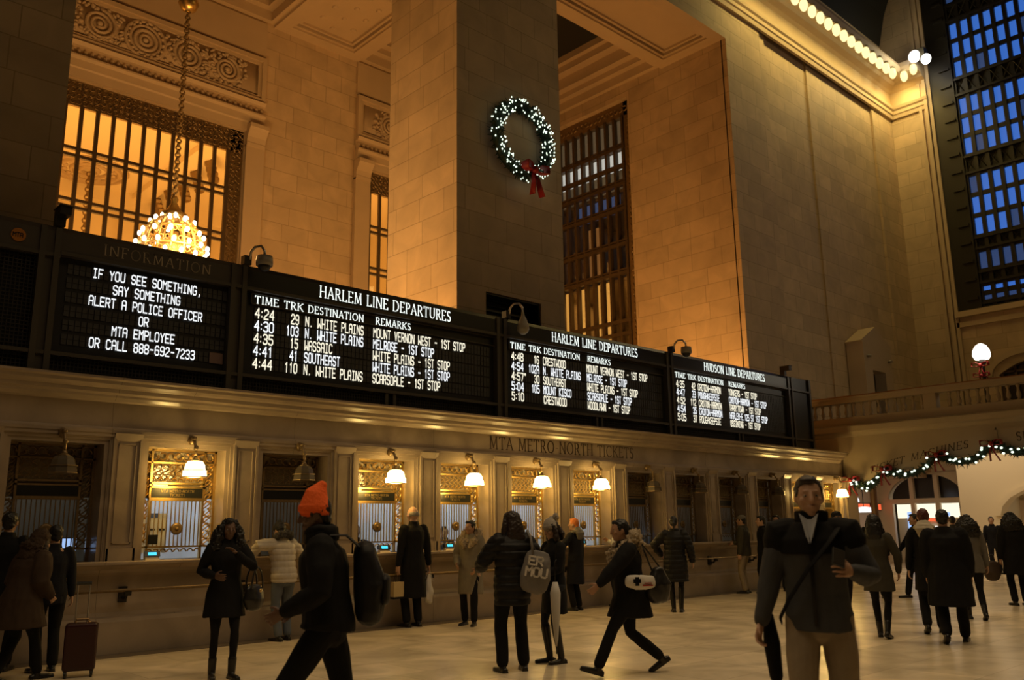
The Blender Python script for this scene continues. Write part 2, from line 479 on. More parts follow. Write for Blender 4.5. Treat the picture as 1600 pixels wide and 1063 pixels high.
fl = bx('floor', FLOOR, (-14, 42, -16, F + 0.05, -0.2, 0.0))
fl['label'] = 'polished beige marble concourse floor'
bx('passage_floor', FLOOR, (24.75, 42, F + 0.05, 17.0, -0.2, 0.0))
bx('trim_1', DARKMARBLE, (-12, 24.75, F - 0.42, F - 0.04, 0.0, 0.006))

# ---- ticket wall with its openings
PITCH = 1.705
def cx(n): return 3.465 + PITCH * n
OPW = 0.56; ZL, ZO = 1.17, 2.69
WEND = 24.62
mb = MB()
mb.box(-12, WEND, F, 12.62, 0, ZL)
mb.box(-12, WEND, F, 12.62, ZO, 3.40)
edges = [-12.0]
for n in range(0, 13): edges += [cx(n) - OPW, cx(n) + OPW]
edges.append(WEND)
for i in range(0, len(edges), 2): mb.box(edges[i], edges[i + 1], F, 12.62, ZL, ZO)
# dado: plinth, moulding, panels
mb.box(-12, WEND, F - 0.07, F, 0, 0.40)
mb.poly_prism([(-12, F - 0.07, 0.40), (-12, F - 0.05, 0.45), (-12, F - 0.02, 0.47), (-12, F, 0.52), (-12, F, 0.40)], (12 + WEND, 0, 0))
mb.poly_prism([(-12, F, 0.98), (-12, F - 0.03, 1.02), (-12, F - 0.05, 1.08), (-12, F, 1.08)], (12 + WEND, 0, 0))
wall = struct(mb.build('ticket_office_wall', MARBLE), 'polished tan marble wall with a row of ticket windows')
# pilasters and moulded surrounds
mb = MB()
for n in range(-1, 13):
    x = cx(n) + PITCH / 2
    if x > WEND - 0.1: x = WEND - 0.18
    w = 0.165
    mb.box(x - w, x + w, F - 0.06, F, ZL + 0.16, 2.78)
    mb.box(x - w - 0.02, x + w + 0.02, F - 0.085, F, ZL, ZL + 0.16)
    mb.poly_prism([(x - w - 0.02, F, 2.74), (x - w - 0.02, F - 0.07, 2.74), (x - w - 0.02, F - 0.085, 2.77), (x - w - 0.02, F - 0.12, 2.84), (x - w - 0.02, F, 2.84)], (2 * w + 0.04, 0, 0))
    # sunk panel outline on the pilaster
    for a, b in ((x - w + 0.045, x - w + 0.06), (x + w - 0.06, x + w - 0.045)):
        mb.box(a, b, F - 0.075, F - 0.055, ZL + 0.22, 2.70)
    mb.box(x - w + 0.045, x + w - 0.045, F - 0.075, F - 0.055, 2.69, 2.705)
    mb.box(x - w + 0.045, x + w - 0.045, F - 0.075, F - 0.055, ZL + 0.22, ZL + 0.235)
struct(mb.build('trim_2', MARBLE, parent=wall))
mb = MB()
for n in range(0, 13):
    c = cx(n)
    for k, (a, b, d) in enumerate(((0.0, 0.055, 0.030), (0.055, 0.10, 0.055), (0.10, 0.135, 0.085))):
        b2 = b if k < 2 else 0.15
        mb.box(c - OPW - b, c - OPW - a, F - d, F, ZL, ZO + a)
        mb.box(c + OPW + a, c + OPW + b, F - d, F, ZL, ZO + a)
        mb.box(c - OPW - b, c + OPW + b, F - d, F, ZO + a, ZO + b2)
struct(mb.build('trim_3', MARBLE, parent=wall))
# counter ledge
mb = MB()
mb.poly_prism([(-12, F + 0.28, 1.11), (-12, F - 0.18, 1.11), (-12, F - 0.22, 1.125), (-12, F - 0.22, 1.155), (-12, F - 0.20, 1.17), (-12, F + 0.28, 1.17)], (12 + WEND, 0, 0))
mb.poly_prism([(-12, F, 1.06), (-12, F - 0.10, 1.06), (-12, F - 0.15, 1.11), (-12, F, 1.11)], (12 + WEND, 0, 0))
led = struct(mb.build('trim_4', MARBLE), 'marble counter ledge under the ticket windows')
# entablature and cornice
prof = [(F, 2.84), (F - 0.10, 2.84), (F - 0.10, 2.88), (F - 0.08, 2.90), (F - 0.05, 2.92), (F - 0.05, 3.25), (F - 0.09, 3.27), (F - 0.13, 3.31), (F - 0.14, 3.34),
        (F - 0.22, 3.36), (F - 0.23, 3.41), (F - 0.27, 3.43), (F - 0.30, 3.46), (F - 0.31, 3.50), (F - 0.36, 3.52), (F - 0.36, 3.55), (F + 0.32, 3.55), (F + 0.32, 2.84)]
mb = MB().poly_prism([(-12, y, z) for y, z in prof], (12 + 24.35, 0, 0))
struct(mb.build('trim_5', MARBLE), 'stepped marble cornice above the ticket windows')
for lt in serif_words('MTA METRO-NORTH TICKETS', (10.86, F - 0.052, 2.985), 0.225, 4.18, 'carved_lettering', CARVED, wall, thick=.66, thin=.36, depth=0.003):
    lt['label'] = 'dark carved letters of MTA METRO-NORTH TICKETS'

# booths behind the windows
mb = MB()
mb.box(-1, WEND, 14.20, 14.25, 0, 3.4)
for n in range(0, 14):
    x = cx(n) - PITCH / 2
    mb.box(x - 0.03, x + 0.03, 12.63, 14.2, 0, 3.4)  # dividers added so light stays out of the unlit booths
mb.box(-1, WEND, 12.63, 14.2, -0.02, 0.02)
struct(mb.build('booth_wall', BOOTHWALL))
bx('ticket_office_ceiling', PLASTER, (-12, WEND, 12.62, PF + 0.2, 3.40, 3.54))
bx('bay_floor', PLASTER, (-4, XE, PF + 0.2, BW + 0.4, 3.30, 3.54))

# ---- great piers
mb = MB(); mb.box(-6, 3.64, PF, 16.9, 3.5, 26); struct(mb.build('west_pier_wall', STONE), 'dim stone pier at the end of the bays')
mb = MB()
CX0, CX1 = 11.72, 15.12
oz0, oz1, ox0, ox1 = 5.6, 6.74, 12.56, 14.30
mb.box(CX0, CX1, PF + 0.5, 16.9, 3.5, 26)
mb.box(CX0, CX1, PF, PF + 0.5, oz1, 26); mb.box(CX0, CX1, PF, PF + 0.5, 3.5, oz0)
mb.box(CX0, ox0, PF, PF + 0.5, oz0, oz1); mb.box(ox1, CX1, PF, PF + 0.5, oz0, oz1)
pier = struct(mb.build('centre_pier_wall', STONE), 'stone pier carrying the lit wreath')
mb = MB()
mb.box(ox0, ox1, PF + 0.42, PF + 0.5, oz0, oz1)
for k in range(9): mb.box(ox0, ox1, PF + 0.34, PF + 0.43, oz0 + 0.06 + k * 0.125, oz0 + 0.09 + k * 0.125)
mb.box(ox0, ox0 + 0.04, PF + 0.04, PF + 0.45, oz0, oz1); mb.box(ox1 - 0.04, ox1, PF + 0.04, PF + 0.45, oz0, oz1)
mb.box(ox0, ox1, PF + 0.04, PF + 0.45, oz1 - 0.04, oz1)
v = mb.build('vent_grille', BOARDBLACK)
tag(v, 'dark rectangular louvred opening low on the stone pier below the wreath', 'vent')

XR = 23.19
mb = MB()
mb.box(XR, XE + 0.5, PF + 0.16, 18.5, 3.5, 26)                 # body behind the hall face
mb.box(XR, 25.35, PF, PF + 0.2, 3.5, 19.0)                     # pier face
mb.box(25.35, 25.75, PF + 0.07, PF + 0.2, 3.5, 19.0)
mb.box(28.75, 33.95, PF + 0.10, PF + 0.2, 3.5, 19.0)
mb.box(33.95, XE, PF, PF + 0.2, 3.5, 19.0)
mb.box(24.4, XE + 0.5, 22.7, BW + 0.3, 3.5, 20)
struct(mb.build('hall_side_wall', STONE), 'tall tan stone wall with shallow pilasters rising to the lit cornice')
mb = MB(); mb.box(XR, 24.4, 22.7, BW, 3.5, 20); mb.box(XR + 0.02, 24.4, 18.5, 22.7, 16.9, 20); mb.box(XR + .02, 24.4, 18.5, 22.7, 3.5, 7.4)
struct(mb.build('bay_end_wall', STONE), 'stone wall round the tall bronze window at the end of the bay')

# ---- back wall of the bays with two window openings
def backwall():
    mb = MB()
    y0, y1 = BW, BW + 0.45
    xs = [(-4, 4.35), (11.05, 15.2), (21.9, XE)]
    for a, b in xs: mb.box(a, b, y0, y1, 3.5, 20)
    for a, b in ((4.35, 11.05), (15.2, 21.9)):
        mb.box(a, b, y0, y1, 13.48, 20); mb.box(a, b, y0, y1, 3.5, 6.5)
    return struct(mb.build('bay_back_wall', STONE), 'warm lit stone back wall between the ornate windows')
bwall = backwall()
def reliefs(x0, x1, caps):
    """plaster entablature over one window: smooth band, frieze panel with scrolls, dentil course, architrave"""
    mb = MB(); y = BW
    mb.box(x0, x1, y - 0.06, y, 16.15, ZS)                        # plain upper band
    # raised frame of the relief panel
    for a, b, d in ((0.0, 0.14, 0.16), (0.14, 0.24, 0.10)):
        mb.box(x0 + a, x1 - a, y - d, y, 16.05 - b, 16.05 - a)
        mb.box(x0 + a, x1 - a, y - d, y, 14.52 + a, 14.52 + b)
        mb.box(x0 + a, x0 + b, y - d, y, 14.52 + b, 16.05 - b)
        mb.box(x1 - b, x1 - a, y - d, y, 14.52 + b, 16.05 - b)
    mb.poly_prism([(x0, y, 14.40), (x0, y - 0.16, 14.40), (x0, y - 0.24, 14.50), (x0, y, 14.52)], (x1 - x0, 0, 0))
    mb.box(x0, x1, y - 0.05, y, 14.08, 14.40)
    n = int((x1 - x0) / 0.17)
    for k in range(n):                                             # egg and dart course
        xx = x0 + (k + 0.5) * (x1 - x0) / n
        mb.ball((xx, y - 0.06, 14.24), (0.06, 0.08, 0.12), 8, 5)
    mb.poly_prism([(x0, y, 13.5), (x0, y - 0.10, 13.5), (x0, y - 0.12, 13.74), (x0, y - 0.16, 13.78), (x0, y - 0.18, 13.98), (x0, y - 0.24, 14.05), (x0, y - 0.24, 14.10), (x0, y, 14.10)], (x1 - x0, 0, 0))
    for xc, w in caps:                                             # pilaster with capital beside the window
        mb.box(xc - w, xc + w, y - 0.14, y, 3.6, 13.05)
        mb.poly_prism([(xc - w, y, 13.0), (xc - w, y - 0.16, 13.0), (xc - w, y - 0.18, 13.12), (xc - w, y - 0.16, 13.14), (xc - w, y - 0.20, 13.3), (xc - w, y - 0.30, 13.46), (xc - w, y - 0.32, 13.5), (xc - w, y - 0.38, 13.56), (xc - w, y - 0.38, 13.68), (xc - w, y, 13.68)], (2 * w, 0, 0))
    o = struct(mb.build('trim_6', PLASTER, parent=bwall))
    # carved scrolls
    mb = MB(); cxm = (x0 + x1) / 2; zc = 15.28; yy = y - 0.05; cxm += 0.25 if x0 < 10 else 0
    mb.box(x0 + 0.2, x1 - 0.2, y - 0.03, y, 14.7, 15.85)
    for r, t in ((0.56, 0.06), (0.43, 0.05), (0.30, 0.06), (0.15, 0.05)):
        mb.ring((cxm, yy, zc), r, t, 'y', 28, 6)
    mb.ball((cxm, yy, zc), (0.09, 0.08, 0.09), 10, 6)
    for k in range(16):
        a = 2 * PI * k / 16
        mb.ball((cxm + 0.50 * math.cos(a), yy - 0.03, zc + 0.50 * math.sin(a)), 0.055, 6, 4)
    rr = random.Random(3)
    half = (x1 - x0) / 2 - 0.45
    for sgn in (-1, 1):
        x = 1.25; k = 0
        while x < half:
            R = 0.46 - 0.05 * k; dirn = 1 if k % 2 == 0 else -1
            pts = []
            for i in range(34):
                t = i / 33; a = sgn * dirn * (t * 2.6 * 2 * PI) + PI / 2
                r = R * (1 - 0.8 * t)
                pts.append((cxm + sgn * x + r * math.cos(a), yy - 0.02 * t, zc + r * math.sin(a)))
            mb.tube(pts, [0.06 - 0.02 * i / 33 for i in range(34)], 6)
            mb.ball((cxm + sgn * x, yy - 0.03, zc), (0.09, 0.07, 0.09), 8, 5)
            for q in range(110):                                   # acanthus leaves
                a = rr.uniform(0, 2 * PI); r = R * rr.uniform(0.9, 1.75)
                px, pz = cxm + sgn * x + r * math.cos(a), zc + r * math.sin(a)
                if 14.78 < pz < 15.78 and x0 + 0.3 < px < x1 - 0.3:
                    mb.ball((px, yy, pz), (rr.uniform(.04, .1), 0.06, rr.uniform(.03, .07)), 6, 4, Matrix.Rotation(a, 3, 'Y'))
            x += 2 * R + 0.28; k += 1
    o2 = struct(mb.build('trim_7', RELIEF, parent=bwall, smooth=True), 'carved scroll frieze')
    return o
reliefs(3.7, 11.60, ((11.36, 0.30), (4.05, 0.30)))
reliefs(14.98, 22.6, ((15.24, 0.29), (21.9, 0.3)))

# ---- bay ceiling: front lintels, cross beam over the pier, coffers between
mb = MB()
def soffit(mb, x0, x1, y0, y1, z, frame=0.42):
    """beam underside with a sunk moulded panel (stepped frames), rosettes added by caller"""
    mb.box(x0, x1, y0, y1, z + 0.22, 20)
    mb.box(x0, x0 + frame, y0, y1, z, z + 0.22); mb.box(x1 - frame, x1, y0, y1, z, z + 0.22)
    mb.box(x0 + frame, x1 - frame, y0, y0 + frame, z, z + 0.22); mb.box(x0 + frame, x1 - frame, y1 - frame, y1, z, z + 0.22)
    for f, d in ((frame, 0.07), (frame + 0.14, 0.14)):
        g = f + 0.09
        mb.box(x0 + f, x0 + g, y0 + f, y1 - f, z + d, z + 0.22); mb.box(x1 - g, x1 - f, y0 + f, y1 - f, z + d, z + 0.22)
        mb.box(x0 + g, x1 - g, y0 + f, y0 + g, z + d, z + 0.22); mb.box(x0 + g, x1 - g, y1 - g, y1 - f, z + d, z + 0.22)
soffit(mb, 3.64, 11.72, PF, 16.92, ZS); soffit(mb, 15.12, XR, PF, 16.92, ZS)
soffit(mb, 11.84, 15.0, 16.92, BW, ZS)
for i in range(3):
    for j in range(7):
        mb.ball((12.85 + 0.57 * i, 18.0 + 0.72 * j + (0.36 if i == 1 else 0), ZS + 0.21), (0.10, 0.10, 0.05), 8, 4)
mb.box(3.5, 11.9, 16.9, BW, 18.9, 20); mb.box(14.9, XR, 16.9, BW, 18.9, 20)
for x0, x1 in ((3.64, 11.84), (15.0, XR)):
    y0, y1 = 16.92, BW
    for d, za, zb in ((0.18, ZS + 0.10, 18.9), (0.42, ZS + 0.42, 18.9), (0.70, ZS + 0.62, 18.9), (1.05, ZS + 1.05, 18.9), (1.25, ZS + 1.3, 18.9)):
        mb.box(x0, x0 + d, y0, y1, za, zb); mb.box(x1 - d, x1, y0, y1, za, zb)
        mb.box(x0 + d, x1 - d, y0, y0 + d, za, zb); mb.box(x0 + d, x1 - d, y1 - d, y1, za, zb)
cof = MB().box(4.9, 10.6, 18.15, BW - 1.2, 18.86, 18.9).box(16.2, XR - 1.2, 18.15, BW - 1.2, 18.86, 18.9)
ceil = struct(mb.build('bay_ceiling', PLASTER), 'coffered plaster ceiling of the bays')
mb = MB()
for x0, x1 in ((3.64, 11.72), (15.12, XR)): mb.box(x0, x1, PF - 0.002, PF + 0.3, ZS + 0.2, 26)
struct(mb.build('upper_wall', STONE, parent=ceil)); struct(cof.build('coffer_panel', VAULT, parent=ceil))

# ---- hall cornice
mb = MB()
cp = [(0, 18.45), (-.10, 18.45), (-.12, 18.60), (-.16, 18.64), (-.16, 18.78), (-.22, 18.84), (-.25, 18.95), (-.12, 19.0), (-.08, 19.02), (-.08, 19.62), (-.2, 19.70), (-.42, 19.78), (-.52, 19.86), (-.95, 19.95), (-1.0, 20.2), (-.9, 20.45), (0, 20.6)]
mb.poly_prism([(15.0, PF + a, z) for a, z in cp], (XE - 15.0, 0, 0))
mb.poly_prism([(XE + a, PF, z) for a, z in cp], (0, -1.62, 0))
cor = struct(mb.build('trim_8', PLASTER), 'projecting stone cornice lined with bulbs')
# vault above the cornice
vs = MB(); ring = []
for i in range(15):
    a = PI / 2 * i / 14
    ring.append((PF + 0.3 - 19 * (1 - math.cos(a)), 20.5 + 13.0 * math.sin(a)))
for i in range(14):
    (ya, za), (yb, zb) = ring[i], ring[i + 1]
    vs.poly_prism([(-4, ya, za), (-4, yb, zb), (-4, yb + .1, zb + .3), (-4, ya + .1, za + .3)], (XE + 4.5, 0, 0))
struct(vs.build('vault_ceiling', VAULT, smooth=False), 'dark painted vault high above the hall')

# ---- end wall with the great window
WY1, WY0, WZ0, WZ1 = 12.50, -1.0, 9.62, 27.0
mb = MB()
mb.box(XE, XE + 0.6, WY1, PF + 0.3, 4.2, 34); mb.box(XE, XE + 0.6, -16, WY1, WZ1, 34)
mb.box(XE, XE + 0.6, -16, WY0, 4.2, WZ1)
LY0, LY1, LZ0, LZ1 = 9.2, 11.35, 5.9, 7.1
mb.box(XE, XE + 0.6, WY0, WY1, 7.6, WZ0); mb.box(XE, XE + 0.6, LY1, WY1, 4.2, 7.6); mb.box(XE, XE + 0.6, WY0, LY0, 4.2, 7.6)
mb.box(XE, XE + 0.6, LY0, LY1, 4.2, LZ0)
yc = (LY0 + LY1) / 2                                             # segmental head of the lunette opening
arcp = [(XE, LY0 + (LY1 - LY0) * i / 10, LZ1 + 0.42 * math.sin(PI * i / 10) - 0.1) for i in range(11)]
mb.poly_prism([(XE, LY1, 7.6), (XE, LY0, 7.6)] + arcp, (0.6, 0, 0))
ew = struct(mb.build('end_wall', STONE), 'end wall of the hall holding the great blue window')
mb = MB()
for d, o_ in ((0.12, 0.0), (0.20, 0.16), (0.12, 0.42)):
    mb.box(XE - d, XE, WY1 + o_, WY1 + o_ + 0.13, 4.6, WZ1)
mb.box(XE - 0.25, XE, WY0, WY1 + 0.1, WZ0 - 0.22, WZ0); mb.box(XE - 0.12, XE, WY0, WY1 + 0.1, WZ0 - 0.6, WZ0 - 0.4)
struct(mb.build('trim_9', PLASTER, parent=ew))
mb = MB()
for i in range(14):
    t0, t1 = i / 14, (i + 1) / 14
    f = lambda t, r: (XE - 0.1, yc + (1.3 + r) * math.cos(PI * t), 6.95 + (0.75 + r) * math.sin(PI * t))
    mb.poly_prism([f(t0, 0), f(t1, 0), f(t1, .2), f(t0, .2)], (0.1, 0, 0))
struct(mb.build('trim_10', PLASTER, parent=ew))

win = empty('window_1', (XE + 0.2, 6, WZ0)); struct(win, 'great arched window, blue dusk behind a grid of dark iron bars')
fr = MB(); pane = MB(); dim = MB()
X0 = XE + 0.15
colw = 0.435
ncol = int((11.62 - WY0) / colw)
groups = [(9.9, 10.62, 2, True), (11.15, 12.0, 1, True), (12.55, 15.15, 3, False), (15.95, 18.55, 3, False), (19.35, 21.9, 3, False), (22.7, 25.2, 3, False)]
for (za, zb, nr, dimmer) in groups:
    rh = (zb - za) / nr
    for r in range(nr):
        for k in range(ncol):
            ya = 11.62 - k * colw
            (dim if (dimmer and r == 0) or (k * 7 + r * 5 + int(za)) % 11 == 0 else pane).box(X0, X0 + 0.02, ya - colw + 0.085, ya - 0.085, za + r * rh + 0.10, za + (r + 1) * rh - 0.10)
for k in range(ncol + 1):
    y = 11.62 - k * colw
    fr.box(X0 - 0.1, X0 + 0.08, y - 0.075, y + 0.075, WZ0, WZ1)
prevz = WZ0
for (za, zb, nr, d) in groups:
    rh = (zb - za) / nr
    for r in range(nr + 1):
        fr.box(X0 - 0.06, X0 + 0.06, WY0, 11.65, za + r * rh - 0.09, za + r * rh + 0.09)
    # walkway band between the groups: twin rails and crossed braces over a dark panel
    fr.box(X0 - 0.16, X0 - 0.05, WY0, 11.7, prevz, prevz + 0.10); fr.box(X0 - 0.16, X0 - 0.05, WY0, 11.7, za - 0.10, za)
    fr.box(X0 + 0.04, X0 + 0.10, WY0, 11.65, prevz, za)
    for k in range(ncol):
        ya = 11.62 - k * colw
        fr.tube([(X0 - 0.1, ya, prevz), (X0 - 0.1, ya - colw, za)], 0.02, 4); fr.tube([(X0 - 0.1, ya - colw, prevz), (X0 - 0.1, ya, za)], 0.02, 4)
    prevz = zb
fr.box(X0 - 0.2, X0 + 0.3, 11.62, 12.5, WZ0, WZ1)              # deep dark jamb with rivet brackets
for k in range(22): fr.box(X0 - 0.28, X0 - 0.2, 11.7, 12.1, WZ0 + 0.4 + k * 0.75, WZ0 + 0.5 + k * 0.75)
fr.build('iron_frame', IRON, win, org=ORG[win.name]); pane.build('pane', DUSK, win); dim.build('pane_lower', DUSKDIM, win)
mb = MB()
mb.box(XE + 0.3, XE + 0.32, LY0, LY1, LZ0, LZ1 + 0.4)
wl = struct(mb.build('window_2', DARKPANE), 'small arched window on the balcony behind the globe lamp')
mb = MB()
mb.box(XE + 0.1, XE + 0.28, LY0, LY1, LZ0, LZ0 + 0.14); mb.box(XE + 0.1, XE + 0.28, LY1 - 0.12, LY1, LZ0, LZ1 + .1); mb.box(XE + 0.1, XE + 0.28, LY0, LY0 + 0.12, LZ0, LZ1 + .1)
for k in range(1, 4): mb.box(XE + 0.14, XE + 0.26, LY0 + k * .54 - .04, LY0 + k * .54 + .04, LZ0, LZ1 + .3)
mb.box(XE + 0.14, XE + 0.26, LY0, LY1, LZ1 - 0.05, LZ1 + 0.03)
mb.build('window_frame', WINBRONZE, wl)

# ---- balcony, its fascia arch and the passage beneath
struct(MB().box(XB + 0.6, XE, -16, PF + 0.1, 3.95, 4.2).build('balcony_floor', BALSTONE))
mb = MB()
def arcz(y): return 3.45 - (21.8 - math.sqrt(21.8 ** 2 - (y - 6.0) ** 2))
N_ = 26; YA, YB = 12.25, -0.25
pts = [(XB, YA + (YB - YA) * i / N_, arcz(YA + (YB - YA) * i / N_)) for i in range(N_ + 1)]
for i in range(N_):
    p, q = pts[i], pts[i + 1]
    mb.poly_prism([p, q, (XB, q[1], 4.1), (XB, p[1], 4.1)], (0.6, 0, 0))
mb.box(XB, XB + 0.6, YA, PF, 0, 4.1); mb.box(XB, XB + 0.6, YB, YB - 1.2, 0, 4.1); mb.box(XB, XB + 0.6, -16, YB - 1.2, 3.5, 4.1)
mb.poly_prism([(XB, -16, 4.02), (XB - .06, -16, 4.04), (XB - .10, -16, 4.12), (XB - .22, -16, 4.16), (XB - .24, -16, 4.30), (XB - .20, -16, 4.33), (XB - .05, -16, 4.36), (XB + .6, -16, 4.36), (XB + .6, -16, 4.02)], (0, PF + 16, 0))
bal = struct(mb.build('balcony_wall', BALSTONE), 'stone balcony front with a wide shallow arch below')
mb = MB()                                                       # square sunk panel beside the arch text
for (a, b, c_, d_) in ((8.05, 8.10, 3.42, 3.92), (6.0, 8.1, 3.87, 3.92)): mb.box(XB - 0.02, XB, a, b, c_, d_)
struct(mb.build('trim_11', BALSTONE, parent=bal))
mb = MB()
def arcpath(a, b):
    y = 11.55 - a
    sl = -(y - 6.0) / math.sqrt(21.8 ** 2 - (y - 6.0) ** 2)
    return Vector((XB, y, arcz(y) + 0.20)) + Vector((0, sl, 1)).normalized() * b
for wd, off in (('TICKET', 0.0), ('MACHINES', 1.21)):
    mb = MB()
    lettering(mb, wd, (0, 0, 0), (0, -1, 0), (0, 0, 1), 0.20, 1.02 if off == 0 else 1.54, font=SERIF, gap=1.1, thick=.7, thin=.4, serif=True, depth=0.004, path=lambda a, b, off=off: arcpath(a + off, b))
    mb.build('carved_lettering', CARVED, parent=bal)['label'] = 'carved letters of TICKET MACHINES along the arch'
mb = MB(); lettering(mb, 'SU', (XB - 0.005, 7.62, 3.55), (0, -1, 0), (0, 0, 1), 0.22, 0.34, font=SERIF, gap=1.1, thick=.7, thin=.4, serif=True, depth=0.004)
mb.build('carved_lettering', CARVED, parent=bal)['label'] = 'carved letters SU at the start of the next sign'

mb = MB()
mb.box(XB + 0.6, XE, 16.5, 16.8, 0, 4.2); mb.box(XB + 0.3, XE, PF + 0.1, 16.8, 3.95, 4.2)
struct(mb.build('passage_side_wall', PINKWALL), 'pale wall of the passage below the balcony')
FY, FW = 14.62, 1.36
mb = MB()
mb.box(XE, XE + 0.4, FY + FW + .1, 16.6, 0, 4.2); mb.box(XE, XE + 0.4, FY - FW - 1.2, FY - FW - .1, 0, 4.2)
mb.box(XE, XE + 0.4, FY - FW - .1, FY + FW + .1, 3.5, 4.2)
mb.box(XE - 3.0, XE + 0.4, 10.9, 12.2, 0, 4.2)
for s_ in (-1, 1):
    ap = [(XE, FY + s_ * (FW + .1) * math.cos(PI / 2 * i / 8), 2.5 + 0.95 * math.sin(PI / 2 * i / 8)) for i in range(9)]
    mb.poly_prism(ap + [(XE, FY, 3.52), (XE, FY + s_ * (FW + .1), 3.52)], (0.4, 0, 0))
mb.box(XE - 3.0, XE + 0.4, -16, 7.1, 0, 4.2); mb.box(XE - 1.0, XE + 0.4, 7.1, 10.9, 2.3, 4.2)
for i in range(10):                                               # arched head of the side bay
    a0, a1 = PI * i / 10, PI * (i + 1) / 10
    g = lambda a: (XE - 3.0, 9.0 + 1.9 * math.cos(a), 1.75 + 1.0 * math.sin(a))
    mb.poly_prism([g(a0), g(a1), (XE - 3.0, g(a1)[1], 4.2), (XE - 3.0, g(a0)[1], 4.2)], (0.5, 0, 0))
    mb.poly_prism([(XE - 3.12, 9.0 + 1.9 * math.cos(a0), 1.75 + 1.0 * math.sin(a0)), (XE - 3.12, 9.0 + 1.9 * math.cos(a1), 1.75 + 1.0 * math.sin(a1)), (XE - 3.12, 9.0 + 2.08 * math.cos(a1), 1.75 + 1.15 * math.sin(a1)), (XE - 3.12, 9.0 + 2.08 * math.cos(a0), 1.75 + 1.15 * math.sin(a0))], (0.12, 0, 0))
struct(mb.build('passage_end_wall', CREAM), 'cream end wall of the passage')
d1 = empty('door_1', (XE, FY, 0)); struct(d1, 'lit doorway under a three part fan window')
mb = MB()
for y in (-FW, -0.48, 0.48, FW): mb.box(XE - 0.06, XE + 0.12, FY + y - 0.08, FY + y + 0.08, 0, 2.5 + (0.9 if abs(y) < 1 else 0))
mb.box(XE - 0.08, XE + 0.14, FY - FW - .1, FY + FW + .1, 2.32, 2.5)
mb.build('door_frame', CREAM, d1, org=ORG[d1.name])
fp = [(XE + 0.2, FY + FW * math.cos(PI * i / 16), 2.5 + 0.93 * math.sin(PI * i / 16)) for i in range(17)]
mb = MB().poly_prism(fp, (0.03, 0, 0)); mb.build('fan_pane', DARKPANE, d1)
mb = MB().box(XE + 0.5, XE + 0.55, FY - FW, FY + FW, 1.75, 2.3); mb.build('lit_shop_fascia', SHOPLIGHT, d1)
mb = MB().box(XE + 0.5, XE + 0.55, FY - FW, FY + FW, 0, 1.75); mb.build('shop_front', CREAM, d1)
mb = MB().box(XE + 0.44, XE + 0.5, FY + .75, FY + 0.95, 0.9, 2.0); mb.box(XE + 0.44, XE + 0.5, FY - 0.7, FY - 0.35, 1.8, 1.95); mb.build('shop_screen', SCREENB, d1)
mb = MB().box(XE + 0.44, XE + 0.5, FY - .45, FY + 0.4, 1.62, 1.72); mb.build('glowing_awning', SHOPRED, d1)  # awning strip gives off its own red glow
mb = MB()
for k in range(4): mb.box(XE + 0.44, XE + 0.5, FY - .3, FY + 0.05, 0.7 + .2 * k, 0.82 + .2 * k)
mb.build('glowing_shelf', SHOPWHITE, d1)  # shelf bars glow themselves, their brightness is in the material
struct(MB().lathe([(.16, 0), (.16, .2), (.11, .25), (.10, 2.9), (.16, 3.0), (.16, 3.95)], (25.75, 11.98, 0), 12).build('trim_18', plain('post_paint', (.10, .05, .03), .5), smooth=True), 'slim dark post under the arch')
for nm, lb, x0_, x1_ in (('shop_sign', 'red lit shop sign on the pale passage wall beside the dark post', 33.6, 34.7), ('shop_sign', 'red lit shop sign nearest the fan window', 35.0, 35.7)):
    r_ = empty(nm, (x0_, 16.45, 2.1), lb, 'sign')
    MB().box(x0_, x1_, 16.34, 16.5, 2.06, 2.36).build('sign_case', SIGNBLACK, r_)
    MB().box(x0_ + .04, x1_ - .04, 16.32, 16.34, 2.10, 2.32).build('lit_face', SHOPRED, r_)
for i_, (x_, y_, z_, lb) in enumerate(((31.2, 15.5, 2.75, 'highest of the white hanging lamps by the passage wall'), (31.4, 15.4, 2.40, 'middle one of the white hanging lamps by the passage wall'), (32.2, 15.4, 2.05, 'lowest and widest of the white hanging lamps by the passage wall'))):
    r_ = empty('hanging_lamp', (x_, y_, z_), lb, 'lamp', 'hanging lamps in the passage')
    MB().tube([(x_, y_, z_ + .1), (x_, y_, 3.95)], .015, 6).build('cord', IRON, r_)
    w_ = (.20, .24, .42)[i_]
    MB().lathe([(.04, .12), (w_ * .8, .08), (w_, -.04), (w_ * .8, -.08)], (x_, y_, z_), 14).build('shade', SHOPWHITE, r_, smooth=True)
d2 = empty('door_2', (XE - 1.1, 9.0, 0)); struct(d2, 'bright opening at the end of the passage')
mb = MB().box(XE - 1.1, XE - 1.05, 7.1, 10.9, 0, 2.3); mb.build('lit_panel', PINKWALL, d2, org=ORG[d2.name])
MB().box(XE - 1.16, XE - 1.10, 7.3, 10.3, 1.75, 2.1).build('lit_sign', SHOPLIGHT, d2)

